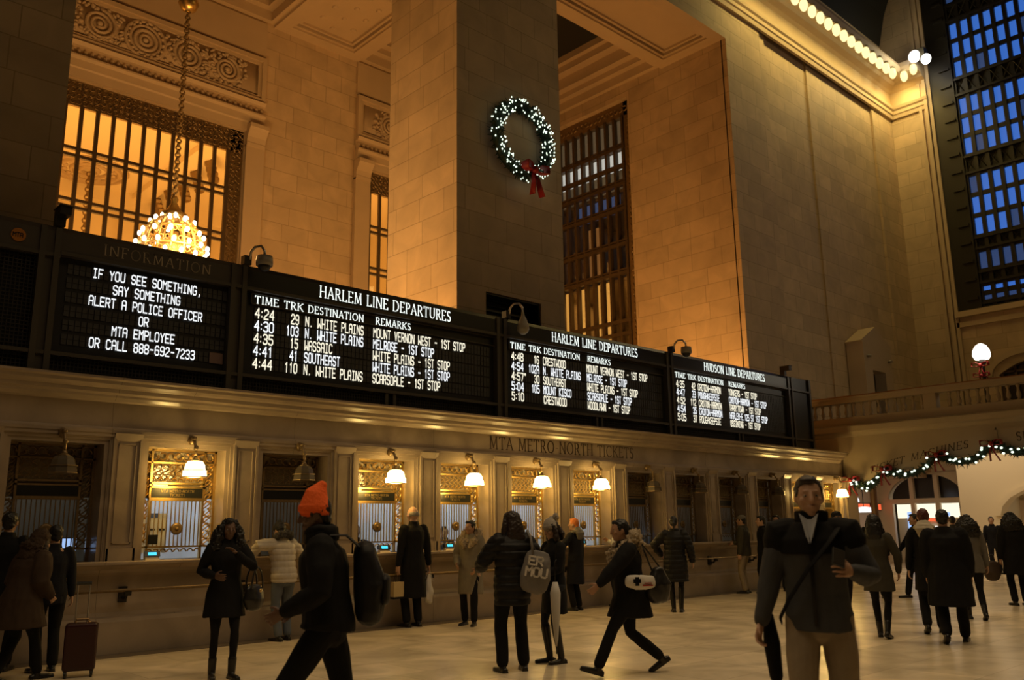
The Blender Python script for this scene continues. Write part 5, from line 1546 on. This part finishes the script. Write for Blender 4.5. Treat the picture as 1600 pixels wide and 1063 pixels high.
    if collar: sec.append((1.53, .076, .072, -.004))
    pts = [T((0, y, z)) if z > .95 else Vector((0, y, z + dz)) for z, rx, ry, y in sec]
    stride = max(0, abs(rf[1] - lf[1]) - .1)
    rr_ = [((ry + (stride * .16 * max(0, (.95 - z)) / .4 if z < .95 else 0)), rx) for z, rx, ry, y in sec]
    mb.tube(pts, rr_, 20, up=(0, 1, 0))
    for sg in (1, -1):
        w_ = elb[sg].lerp(wri[sg], .93)
        cap_tube(mb, [sh[sg] + Vector((-sg * .018, 0, -.008)), sh[sg].lerp(elb[sg], .5), elb[sg], elb[sg].lerp(wri[sg], .4), w_], [.075 + P_ * .7, .068 + P_ * .8, .056 + P_ * .8, .054 + P_ * .7, .043 + P_ * .4], 14)
    tname = 'coat' if hem < .78 else 'jacket'
    coat = remeshed(mb, tname, topm, root, vox, 3, quilt(.085, .014, H) if quilted else folds(.009, 8, H * 3))
    # ---- hair and hats
    hv = .008
    if hair == 'bald':
        mb = MB(Sc)
        for k in range(15):
            a = PI * (1.02 + .96 * k / 14) if False else PI + PI * k / 14
            mb.ball(hp(.073 * math.cos(a), -.01 + .088 * math.sin(a), -.005), (.018, .018, .036), 8, 6, HR)
        remeshed(mb, 'hair', hairm, root, hv, 2, fluff(.004))
    elif hair:
        mb = MB(Sc)
        mb.ball(hp(0, -.022, .032), (.083, .094, .096), 18, 12, HR)
        mb.ball(hp(.01, .032, .092), (.056, .050, .026), 12, 8, HR)
        for sg in (1, -1): mb.ball(hp(sg * .070, .005, .018), (.014, .032, .036), 8, 6, HR)
        if hair == 'short':
            mb.ball(hp(0, -.06, -.03), (.066, .045, .055), 12, 8, HR)
        if hair in ('long', 'curly', 'mid'):
            bot = {'long': -.30, 'curly': -.30, 'mid': -.15}[hair]; big = 1.7 if hair == 'curly' else 1.0
            cap_tube(mb, [hp(0, -.055, .06), hp(0, -.085 * (big * .5 + .5), -.06), hp(0, -.10, bot * .6) if lean < 20 else hp(0, -.06, bot * .6), hp(0, -.085, bot)], [(.05, .08), (.055 * big, .098 * big), (.05 * big, .115 * big), (.025, .085 * big)], 14, up=(0, 1, 0))
            for sg in (1, -1):
                cap_tube(mb, [hp(sg * .055, .01, .07), hp(sg * .088 * (big * .3 + .7), .0, -.03), hp(sg * .10 * (big * .55 + .45), .02, bot * .7), hp(sg * .105 * (big * .6 + .4), .035, bot * .95)], [.035, .036 * big, .042 * big, .02 * big], 10)
        if hair == 'bun':
            mb.ball(hp(0, -.10, .06), (.045, .045, .045), 10, 8, HR); mb.ball(hp(0, -.05, -.03), (.07, .05, .06), 12, 8, HR)
        if hair == 'pony':
            mb.ball(hp(0, -.05, -.02), (.07, .05, .06), 12, 8, HR)
            cap_tube(mb, [hp(0, -.10, .04), hp(0, -.14, -.04), hp(0, -.13, -.16)], [.02, .03, .012], 10)
        amp = .016 if hair == 'curly' else .006
        remeshed(mb, 'hair', hairm, root, hv, 2, fluff(amp, H))
    if hat:
        mb = MB(Sc)
        if hat in ('beanie', 'pom', 'point'):
            tall = .05 if hat == 'point' else 0
            cap_tube(mb, [hp(0, .0, .035), hp(0, -.012, .075), hp(0, -.028, .115 + tall * .6), hp(0, -.045 - tall * .5, .14 + tall)], [(.104, .088), (.102, .088), (.075, .066), (.035, .03)], 16, up=HR @ Vector((0, 1, 0)))
            mb.tube([hp(0, .004, .02), hp(0, -.004, .062)], [(.110, .093), (.110, .094)], 18, up=HR @ Vector((0, 1, 0)))
            mb.ball(hp(0, -.05, .01), (.08, .055, .05), 12, 8, HR)
        if hat == 'cap':
            mb.ball(hp(0, -.012, .055), (.09, .104, .075), 16, 10, HR)
            mb.ball(hp(0, .115, .045), (.065, .07, .010), 12, 6, HR)
        ho = remeshed(mb, 'knit_hat' if hat != 'cap' else 'cap', hatm, root, hv, 2)
        if hat == 'pom':
            q = MB(Sc).ball(hp(0, -.11, .135), .05, 14, 10); remeshed(q, 'bobble', hatm, ho, .007, 0, fluff(.012))
    if hooded:
        mb = MB(Sc)
        mb.ball(hp(0, -.035, .02), (.115, .12, .14), 18, 12, HR)
        cap_tube(mb, [hp(0, -.06, -.02), T((0, -.09, 1.44))], [(.10, .13), (.10, .16)], 14, up=(0, 1, 0))
        remeshed(mb, 'raised_hood', hooded, root, .010, 3, fluff(.010, H))
    if fur:
        mb = MB(Sc)
        pts = [T((.125 * math.cos(a) * (1.1 if hood else 1), -.035 + .115 * math.sin(a), 1.475 - .03 * math.sin(a) - (.075 if math.sin(a) > .6 else 0) + (.05 if math.sin(a) < -.3 else 0))) for a in [2 * PI * k / 18 for k in range(18)]]
        mb.tube(pts, .048 if not hood else .066, 10, closed=True)
        if hood:
            cap_tube(mb, [T((0, -.11, 1.54)), T((0, -.17, 1.43)), T((0, -.16, 1.33))], [(.06, .12), (.08, .15), (.03, .09)], 12, up=(0, 1, 0))
            for sg in (-1, 1): cap_tube(mb, [T((sg * .13, -.02, 1.47)), T((sg * .10, .13, 1.38)), T((sg * .05, .165, 1.30))], [.06, .05, .03], 10)
        remeshed(mb, 'fur_collar', fur, root, .010, 1, fluff(.03, H))
    elif hood:
        mb = MB(Sc)
        cap_tube(mb, [T((0, -.07, 1.55)), T((0, -.13, 1.46)), T((0, -.12, 1.36))], [(.045, .10), (.06, .13), (.03, .09)], 12, up=(0, 1, 0))
        pts = [T((.12 * math.cos(a), -.03 + .10 * math.sin(a), 1.48 - .03 * math.sin(a))) for a in [2 * PI * k / 18 for k in range(18)]]
        mb.tube(pts, .035, 10, closed=True)
        remeshed(mb, 'hood', hood, root, .010, 2, folds(.01, 12))
    if scarf:
        mb = MB(Sc)
        for q in range(3):
            pts = [T((.088 * math.cos(a), -.01 + .088 * math.sin(a), 1.475 + .03 * q + .01 * math.sin(2 * a + q))) for a in [2 * PI * k / 18 for k in range(18)]]
            mb.tube(pts, .030, 8, closed=True)
        remeshed(mb, 'scarf', scarf, root, .010, 2, folds(.01, 14))
    Wm = Matrix.Translation(root.location) @ Matrix.Rotation(rz, 4, 'Z') @ Sc
    return dict(root=root, W=Wm, sh=sh, elb=elb, wri=wri, hip=hip, T=T, s=s, hc=hc, hp=hp)
def wpt(P, p): return P['W'] @ Vector(p)
def hand(P, sg): return wpt(P, P['wri'][sg] + (P['wri'][sg] - P['elb'][sg]).normalized() * .09)
SR = Vector((0.732, -0.681, 0))     # towards the right of the hall as the photographer stands
def toward(p): return (-p[0], -p[1])
def away(p): return (p[0], p[1])
def mix(*a):
    v = Vector((0, 0))
    for w, d in a: v = v + Vector((d[0], d[1])).normalized() * w
    return (v.x, v.y)
LEFT = (-.73, .68); RIGHT = (.73, -.68); WALL = (0, 1)

def bag_mesh(w, d, h, round_=.25):
    """soft bag body standing on z=0"""
    mb = MB()
    cap_tube(mb, [(0, 0, d * .35), (0, 0, h * .4), (0, 0, h * .85)], [(d * .5, w * .42), (d * .52, w * .5), (d * .30, w * .42)], 18, up=(0, 1, 0))
    return mb

# --- near end of the wall
p = person('person in a brown fur coat with the hood up, beside the red suitcase', (2.83, 10.85), mix((1, RIGHT), (.9, WALL)), 1.58, lean=14, topm=BROWN, hem=.62, flare=.09, puff=.055, wide=1.12, fur=BROWN, hooded=BROWN, hair='mid', hairm=HBROWN,
           rf=(.10, .22, 0, 0), lf=(-.10, -.16, .02, -20), rh=(.22, .22, .98), lh=(-.2, .18, .95), legm=BLACKC, shoe='ankle', headpitch=10)
p = person('dark haired person half hidden behind the brown fur coat', (3.24, 11.28), WALL, 1.62, topm=NAVYC, hem=.80, hair='short', rf=(.1, .02, 0, 0), legw=1.05)
p = person('dark haired person cut off at the edge of the frame, facing the unlit near window', (2.86, 11.75), mix((1, WALL), (.5, RIGHT)), 1.78, topm=BLACKC, hem=.8, skin=SKINT, hair='short')

# --- woman with long curly hair
p = person('person with long dark curly hair in a flared black coat, hand raised to her chest', (4.45, 9.36), mix((1, toward((4.45, 9.36))), (.25, RIGHT)), 1.66, topm=BLACKC, hem=.66, flare=.055, hair='curly', hairm=HBLACK, skin=SKIND,
           legm=TIGHTS, legw=.72, shoe='ankle', rh=(.16, .16, 1.12), lh=(-.06, .20, 1.36), lpole=(-1, -.2, -.8), rf=(.10, -.02, 0, 0), lf=(-.09, .10, 0, 0), headpitch=8, curl=.5)
c = wpt(p, (-.30, .10, .73))
hb = empty('handbag', tuple(c), 'black handbag hanging on the arm of the curly haired person', 'handbag', None, .4); ORG[hb.name] = (0, 0, 0)
remeshed(bag_mesh(.30, .16, .26), 'bag_body', LEATHER, hb, .010, 2)
mb = MB()
for y in (-.04, .04): mb.tube([(-.09 + .09 - .09 * math.cos(PI * k / 10), y, .22 + .22 * math.sin(PI * k / 10)) for k in range(11)], .010, 6)
mb.build('handle', LEATHER, hb, smooth=True, org=(0, 0, 0))
MB().ball((0, -.09, .2), (.02, .008, .02), 8, 6).build('clasp', GILT, hb, org=(0, 0, 0))

# --- pale puffer at the unlit window
p = person('person in a pale quilted jacket and jeans leaning on the counter of an unlit window', (6.52, 11.86), mix((1, WALL), (.15, LEFT)), 1.66, lean=12, topm=PALEPUFF, hem=.86, puff=.03, quilted=True, fur=DARKFUR, hair='short', hat='beanie', hatm=DARKKNIT,
           legm=JEANS, legw=1.02, lh=(-.40, .24, 1.27), lpole=(-1, .0, -.2), rh=(.2, .32, 1.26), rpole=(1, -.2, -.4), headpitch=14, lf=(-.09, -.05, 0, 0))
# --- orange beanie, striding
q = (3.36, 5.48)
p = person('man in an orange knit beanie striding past in a black jacket', q, mix((1, LEFT), (.15, toward(q))), 1.84, lean=7, topm=BLACKC, hem=.90, puff=.03, wide=1.08, hair='short', hat='point', hatm=ORANGE, skin=SKIND, scarf=BLACKC,
           legm=BLACKC, legw=1.12, rf=(.10, -.44, .07, -30), lf=(-.10, .42, .01, 14), rh=(.20, .22, 1.02), lh=(-.22, .26, 1.03), rpole=(.5, -1, -.4), lpole=(-.5, -1, -.4), vox=.009, headpitch=6)
c = wpt(p, p['T']((0, -.25, 1.18)))
bp_ = empty('backpack', tuple(c), 'black backpack worn by the man in the orange beanie', 'backpack', None, p['root'].rotation_euler.z); ORG[bp_.name] = (0, 0, 0)
mb = MB(Matrix.Rotation(math.radians(-7), 4, 'X')); cap_tube(mb, [(0, -.02, -.22), (0, -.05, -.05), (0, -.03, .18)], [(.10, .16), (.12, .175), (.08, .14)], 18, up=(0, 1, 0))
remeshed(mb, 'pack_body', PUFFC, bp_, .010, 3, folds(.01))
mb = MB(Matrix.Rotation(math.radians(-7), 4, 'X')); cap_tube(mb, [(0, -.13, -.16), (0, -.15, -.02)], [(.04, .12), (.04, .12)], 14, up=(0, 1, 0)); remeshed(mb, 'front_pocket', PUFFC, bp_, .010, 2)
mb = MB()
for sx in (-.10, .10): mb.tube([(sx, .03, .22), (sx * 1.05, .12, .30), (sx * 1.15, .23, .30)], [(.008, .025)] * 3, 8)
mb.build('strap', PUFFC, bp_, org=(0, 0, 0))

# --- bald man
p = person('bald man in a long black overcoat standing at a lit window, seen from behind', (8.86, 11.90), mix((1, WALL), (.1, RIGHT)), 1.90, topm=BLACKC, hem=.42, flare=.03, hair='bald', hairm=HGREY, skin=SKIN, wide=1.02, lh=(-.275, -.02, .84), rh=(.27, -.02, .84), headyaw=12, headpitch=4)
hl = hand(p, -1); hr = hand(p, 1)
def carrier(c, name, label, m, w, h, d, crumple):
    r = empty(name, (c.x, c.y, c.z - h - .16), label, 'bag'); ORG[r.name] = (0, 0, 0)
    mb = MB()
    if crumple:
        cap_tube(mb, [(0, 0, .05), (0, 0, h * .5), (0, 0, h * .9), (0, 0, h + .08)], [(d * .5, w * .45), (d * .55, w * .5), (d * .3, w * .3), (.02, .03)], 14, up=(0, 1, 0))
        remeshed(mb, 'bag_body', m, r, .010, 2, folds(.02, 12))
    else:
        mb.box(-w / 2, w / 2, -d / 2, d / 2, 0, h); mb.build('bag_body', m, r, org=(0, 0, 0))
        MB().box(-w / 2 - .002, w / 2 + .002, -d / 2 - .002, d / 2 + .002, 0, h * .12).build('bag_base', BLACKC, r, org=(0, 0, 0))
    mb = MB()
    for y in (-.03, .03): mb.tube([(-.06, y, h * .97), (-.02, y * .3, h + .15), (.02, y * .3, h + .15), (.06, y, h * .97)], .004, 5)
    mb.build('handle', m if crumple else BLACKC, r, org=(0, 0, 0))
carrier(hl, 'paper_bag', "tan paper carrier bag in the bald man's hand", plain('tan_paper', (.52, .40, .20), .8), .20, .26, .10, False)
carrier(hr, 'plastic_bag', 'white plastic bag held by the bald man', plain('white_plastic', (.62, .60, .57), .4), .17, .36, .12, True)

# --- woman in pale hooded coat, back-view puffer woman, bobble hat
p = person('person in a long grey coat with a pale fur hood facing the hall', (9.62, 11.35), mix((1, toward((9.6, 11.3))), (.35, LEFT)), 1.66, topm=GREYCOAT, hem=.52, flare=.03, puff=.02, fur=FUR, hood=FUR, hair='bun', hairm=HBLACK, skin=SKINT, legm=BLACKC, lf=(-.09, .08, 0, 0), rf=(.12, -.05, 0, 0), rh=(.18, .20, 1.02), lh=(-.16, .18, .95), headyaw=-20, headpitch=6)
q = (6.84, 7.36)
p = person('person with long dark hair in a black puffer jacket, a grey bag on the shoulder', q, mix((1, away(q)), (.35, LEFT)), 1.70, topm=PUFFC, hem=.72, puff=.035, quilted=True, hair='long', hairm=HBROWN, legm=BLACKC, legw=1.12, lh=(-.30, .30, 1.10), rh=(.28, .10, .98), rf=(.14, .03, 0, 0), lf=(-.13, -.02, 0, 0), headyaw=18)
c = wpt(p, (.17, -.22, .86))
tb = empty('tote_bag', tuple(c), 'grey shopping bag printed with large pale letters, hung from a shoulder', 'bag', None, p['root'].rotation_euler.z - .25); ORG[tb.name] = (0, 0, 0)
TOTE = plain('grey_tote', (.17, .16, .155), .7, var=.2, vscale=10)
mb = MB(Matrix.Rotation(.16, 4, 'Y')); cap_tube(mb, [(0, 0, .05), (0, 0, .16), (0, 0, .34), (0, 0, .42)], [(.07, .15), (.085, .17), (.06, .15), (.025, .12)], 18, up=(0, 1, 0))
remeshed(mb, 'bag_body', TOTE, tb, .010, 3, folds(.008))
mb = MB(Matrix.Rotation(.16, 4, 'Y'))
lettering(mb, 'ER', (-.10, -.088, .29), (1, 0, 0), (0, .12, 1), .085, .15, thick=1.3, depth=.012)
lettering(mb, 'MOU', (-.12, -.098, .17), (1, 0, 0), (0, .06, 1), .09, .23, thick=1.3, depth=.012)
mb.build('printed_lettering', plain('pale_print', (.60, .56, .50), .7), tb, org=(0, 0, 0))
MB().tube([(.0, -.06, .40), (-.02, -.04, .58), (-.05, .06, .66), (-.02, .12, .56), (.06, .06, .40)], [(.006, .014)] * 5, 8).build('strap', TOTE, tb, smooth=True, org=(0, 0, 0))

q = (7.60, 7.46)
p = person('person in a grey bobble hat and black coat looking down, knee boots', q, mix((1, LEFT), (.55, toward(q))), 1.60, topm=BLACKC, hem=.60, flare=.02, hair='mid', hairm=HBROWN, hat='pom', hatm=GREYKNIT, legm=DJEANS, legw=.78, shoe='boot', shoem=LEATHER,
           rh=(.12, .26, 1.10), lh=(-.10, .27, 1.08), headpitch=18, rf=(.09, .03, 0, 0), lf=(-.09, -.03, 0, 0))
c = wpt(p, (-.23, .12, .12))
um = empty('umbrella', tuple(c), 'furled white umbrella hanging point down beside the person in the bobble hat', 'umbrella'); ORG[um.name] = (0, 0, 0)
mb = MB().tube([(0, 0, .10), (0, 0, .18), (0, 0, .45), (0, 0, .68), (0, 0, .80)], [.008, .022, .05, .062, .03], 12)
mb.build('canopy', plain('umbrella_white', (.55, .53, .50), .6), um, smooth=True, org=(0, 0, 0))
MB().tube([(0, 0, .02), (0, 0, .98), (0, .0, 1.02), (.03, 0, 1.05), (.06, 0, 1.02)], .006, 6).build('shaft', LEATHER, um, smooth=True, org=(0, 0, 0))

# --- at the windows beyond
p = person('orange haired person in a dark hooded coat at a lit window', (12.62, 11.8), mix((1, WALL), (.3, LEFT)), 1.70, topm=NAVYC, hem=.50, flare=.02, hood=MIDGREY, hair='short', hairm=HORANGE, legm=BLACKC, headyaw=15, lh=(-.2, .25, 1.30))
p = person('dark haired person in a white top at the lit window beyond the orange haired one', (13.85, 11.78), mix((1, WALL), (.5, LEFT)), 1.60, topm=WHITEC, hem=.86, hair='mid', hairm=HBLACK, legm=DJEANS, rh=(.15, .3, 1.38))
# --- walking woman with fur hood
q = (7.56, 6.29)
p = person('person striding past in a black parka with a broad tan fur hood', q, mix((1, LEFT), (.2, toward(q))), 1.66, lean=6, topm=BLACKC, hem=.68, puff=.035, flare=.03, fur=FUR, hood=FUR, hair='pony', hairm=HBLACK, skin=SKINT, legm=BLACKC, legw=1.0, shoe='ankle',
           lf=(-.10, .42, .03, 18), rf=(.08, -.36, .08, -32), lh=(-.24, .46, 1.02), lpole=(-.3, -.6, -1), rh=(.14, .22, 1.16), rpole=(.8, -.6, -.6), headpitch=4)
c = wpt(p, (-.25, -.06, .93))
wb = empty('white_pouch', tuple(c), 'white printed pouch at the hip of the person in the fur hooded parka', 'bag', None, p['root'].rotation_euler.z); ORG[wb.name] = (0, 0, 0)
POUCH = plain('white_pouch_cloth', (.58, .55, .50), .6)
mb = MB(); cap_tube(mb, [(0, -.13, .07), (0, -.04, .06), (0, .06, .065), (0, .15, .08)], [(.065, .03), (.078, .04), (.078, .04), (.06, .03)], 14, up=(0, 0, 1)); remeshed(mb, 'bag_body', POUCH, wb, .010, 2, folds(.01))
mb = MB().box(-.046, -.036, .02, .10, .06, .10); mb.box(-.046, -.036, .04, .08, .03, .12); mb.build('dark_print', BLACKC, wb, org=(0, 0, 0))
mb = MB().box(-.044, -.036, -.11, .0, .025, .04); mb.box(-.044, -.036, -.10, -.02, .05, .06); mb.build('red_print', RED, wb, org=(0, 0, 0))
c = wpt(p, (-.16, -.28, .76))
sb = empty('shoulder_bag', tuple(c), 'slouchy black bag behind the hip of the person in the fur hooded parka', 'bag', None, p['root'].rotation_euler.z); ORG[sb.name] = (0, 0, 0)
mb = MB(); cap_tube(mb, [(0, 0, .08), (0, 0, .2), (0, 0, .32)], [(.13, .09), (.15, .10), (.08, .06)], 16, up=(0, 1, 0)); remeshed(mb, 'bag_body', LEATHER, sb, .010, 2, folds(.012))
MB().tube([(0, -.05, .34), (.02, .06, .5), (.02, .16, .62), (.0, .12, .5), (0, .06, .34)], .010, 6).build('strap', LEATHER, sb, smooth=True, org=(0, 0, 0))

# --- person in long puffer, men at the far windows
q = (13.5, 10.12)
p = person('person in a long black quilted coat and tall boots with their back turned', q, away(q), 1.70, topm=PUFFC, hem=.56, flare=.03, puff=.03, quilted=True, hair='pony', hairm=HBLACK, legm=TIGHTS, legw=.8, shoe='boot', lh=(-.26, .16, 1.04), lpole=(-1, -.4, 0), rh=(.32, .02, .92), headpitch=10, rf=(.07, 0, 0, 0), lf=(-.07, .02, 0, 0))
p = person('man in an olive jacket and pale cap at the unlit windows', (18.25, 11.7), mix((1, WALL), (.6, LEFT)), 1.76, topm=OLIVE, hem=.84, puff=.02, hair='short', hat='cap', hatm=MIDGREY, legm=KHAKI, rh=(.22, .28, 1.12))
p = person('dark clad person standing just behind the man in the pale cap', (18.35, 11.25), LEFT, 1.74, topm=BLACKC, hem=.75, hair='short', legm=BLACKC)
p = person('person in a white top with a dark bag, beyond the man in the pale cap', (19.4, 11.5), toward((19, 11.4)), 1.76, topm=WHITEC, hem=.86, hair='mid', legm=DJEANS, skin=SKINT)

# --- man with the phone
q = (5.12, 2.79)
p = person('man in a grey jacket with dark yoke and khaki trousers looking up from his phone', q, mix((1, toward(q)), (.12, LEFT)), 1.80, topm=GREYJ, hem=.86, puff=.010, wide=1.0, hair='short', hairm=HBROWN, skin=SKIN, legm=KHAKI, legw=1.15, vox=.0075, shoem=SHOEBROWN,
           rh=(.33, .08, .88), lh=(-.22, .26, 1.21), lpole=(-.6, -.5, -1), rf=(.11, .16, 0, 0), lf=(-.11, -.18, .02, -15), headyaw=14, headpitch=2, curl=.9)
T_ = p['T']; S_ = Matrix.Scale(p['s'], 4)
mb = MB(S_)                                                     # dark yoke, collar and shirt of the jacket
mb.tube([T_((0, -.004, 1.30)), T_((0, -.004, 1.38)), T_((0, -.006, 1.44)), T_((0, -.006, 1.485))], [(.158, .202), (.146, .208), (.112, .168), (.096, .108)], 22, up=(0, 1, 0))
for sg in (-1, 1): cap_tube(mb, [p['sh'][sg] + Vector((-sg * .05, -.004, .012)), p['sh'][sg] + Vector((sg * .01, 0, .0)), p['sh'][sg].lerp(p['elb'][sg], .22)], [.080, .094, .092], 14)
remeshed(mb, 'jacket_yoke', BLACKC, p['root'], .008, 3)
mb = MB(S_); mb.tube([T_((0, -.008, 1.46)), T_((0, -.010, 1.55))], [(.092, .098), (.098, .100)], 20, up=(0, 1, 0)); remeshed(mb, 'jacket_collar', BLACKC, p['root'], .008, 2)
mb = MB(S_)
for sg in (-1, 1): mb.poly_prism([T_((sg * .004, .168, 1.36)), T_((sg * .055, .110, 1.535)), T_((sg * .012, .095, 1.50)), T_((sg * .002, .160, 1.385))], (0, .006, 0))
mb.poly_prism([T_((-.02, .150, 1.395)), T_((.02, .150, 1.395)), T_((.045, .10, 1.50)), T_((-.045, .10, 1.50))], (0, .004, 0))
mb.build('shirt', SHIRT, p['root'], org=(0, 0, 0))
mb = MB(S_).tube([T_((-.16, .05, 1.46)), T_((-.10, .165, 1.36)), T_((.02, .185, 1.22)), T_((.14, .165, 1.05)), T_((.215, .06, .93)), T_((.225, -.06, .90))], [(.006, .02)] * 6, 8)
mb.build('cross_strap', BLACKC, p['root'], smooth=True, org=(0, 0, 0))
mb = MB(S_).tube([T_((0, .158, 1.30)), T_((0, .168, 1.12)), T_((0, .165, .90))], [(.006, .012)] * 3, 8); mb.build('zip', LEATHER, p['root'], org=(0, 0, 0))
c = wpt(p, (.27, -.02, .54))
ub = empty('folded_umbrella', tuple(c), 'slim black umbrella hanging at the side of the man with the phone', 'umbrella'); ORG[ub.name] = (0, 0, 0)
MB(Matrix.Rotation(-.12, 4, 'Y')).tube([(0, 0, .0), (0, 0, .05), (0, 0, .25), (0, 0, .42)], [.02, .04, .05, .03], 12).build('canopy', BLACKC, ub, smooth=True, org=(0, 0, 0))
MB(Matrix.Rotation(-.12, 4, 'Y')).tube([(0, 0, -.04), (0, 0, .5)], .008, 8).build('shaft', LEATHER, ub, org=(0, 0, 0))
hw = hand(p, -1)
ph = empty('mobile_phone', tuple(hw + Vector((0, 0, .065)) - SR * .03), 'dark mobile phone in the hand of the man in the grey jacket', 'phone', None, p['root'].rotation_euler.z); ORG[ph.name] = (0, 0, 0)
mph = Matrix.Rotation(.9, 4, 'X') @ Matrix.Rotation(.5, 4, 'Z')
MB(mph).box(-.036, .036, -.005, .005, -.07, .07).build('phone_case', SIGNBLACK, ph, org=(0, 0, 0))
MB(mph).box(-.032, .032, .005, .0065, -.062, .062).build('phone_screen', DARKPANE, ph, org=(0, 0, 0))

# --- crowd towards the passage
q = (15.0, 7.69)
p = person('man in a dark cap behind the shoulder of the man with the phone', q, mix((1, toward(q)), (.3, RIGHT)), 1.74, topm=NAVYC, hem=.8, hair='short', hat='cap', hatm=BLACKC, skin=SKIN, rf=(.1, .15, 0, 0), lf=(-.1, -.15, .02, -15))
q = (18.6, 8.75)
p = person('brown haired person in a dark jacket further behind the capped man', q, toward(q), 1.72, topm=BLACKC, hem=.8, hair='mid', hairm=HBROWN)
q = (12.2, 5.72)
p = person('person with long dark hair in an olive coat walking away, black leggings', q, mix((1, away(q)), (.15, RIGHT)), 1.64, topm=OLIVE, hem=.66, flare=.035, hair='long', hairm=HBLACK, legm=TIGHTS, legw=.8, shoe='ankle', rh=(.27, .10, .92), rpole=(1, -.6, 0), lh=(-.25, .08, .85), rf=(.07, -.14, .03, -15), lf=(-.06, .12, 0, 0))
q = (19.2, 8.1)
p = person('dark clad person beyond the couple, striding across', q, LEFT, 1.74, topm=BLACKC, hem=.8, hair='short', rf=(.1, .25, 0, 0), lf=(-.1, -.25, .03, -20), rh=(.25, .3, .95))
q = (13.15, 5.42)
p = person('person with a cream hood walking close beside the big black coat', q, away(q), 1.72, topm=BLACKC, hem=.60, flare=.02, hood=plain('cream_hood', (.50, .44, .33), .9), hair='short', hairm=plain('auburn_hair', (.09, .02, .015), .5), legm=BLACKC, rf=(.09, .16, 0, 0), lf=(-.09, -.18, .05, -20))
q = (12.25, 4.80)
p = person('big person in a long black coat walking away towards the passage', q, away(q), 1.70, topm=BLACKC, hem=.50, flare=.06, puff=.04, wide=1.15, hair='short', hairm=HBLACK, legm=BLACKC, legw=1.1, rf=(.12, .22, 0, 0), lf=(-.10, -.20, .06, -25))
q = (15.4, 5.66)
p = person('person with bushy dark hair in a short grey jacket and dark skirt', q, mix((1, away(q)), (.3, LEFT)), 1.64, topm=MIDGREY, hem=.78, flare=.02, hair='curly', hairm=HBLACK, legm=BLACKC, legw=.85, shoe='ankle', rf=(.08, -.16, .04, -20), lf=(-.08, .15, 0, 0))
q = (29.6, 10.15)
p = person('man in a dark suit standing far off in the lit passage', q, toward(q), 1.70, topm=NAVYC, hem=.76, hair='short', hairm=HBROWN, legm=NAVYC, vox=.014)
q = (18.5, 6.0)
p = person('bushy haired person in black with a brown bag at the edge of the frame', q, mix((1, away(q)), (.4, LEFT)), 1.70, topm=BLACKC, hem=.58, flare=.05, puff=.03, hair='curly', hairm=HBLACK, legm=TIGHTS)
c = wpt(p, (-.44, .05, .48))
hb = empty('brown_bag', tuple(c), 'dark brown bag carried by the bushy haired person at the edge of the frame', 'bag', None, p['root'].rotation_euler.z); ORG[hb.name] = (0, 0, 0)
remeshed(bag_mesh(.34, .20, .34), 'bag_body', plain('brown_leather', (.05, .03, .018), .5), hb, .012, 2)
MB().tube([(-.08, 0, .28), (-.05, 0, .46), (.05, 0, .46), (.08, 0, .28)], .010, 6).build('handle', LEATHER, hb, smooth=True, org=(0, 0, 0))
q = (24.5, 9.35)
p = person('dark haired person deep in the crowd before the lit doorway', q, away(q), 1.70, topm=GREYJ, hem=.8, hair='short', legm=DJEANS, vox=.014)
# clerks inside the booths
p = person('ticket clerk seated behind the bars of the window at the bald man', (8.72, 13.4, .02), (-.2, -1), 1.60, topm=NAVYC, hem=.85, skin=SKIND, hair='short', vox=.012)
p = person('ticket clerk behind the bars of the window by the pale hooded coat', (10.70, 13.4, .02), (-.2, -1), 1.56, topm=GREYJ, hem=.85, skin=SKINT, hair='short', vox=.012)
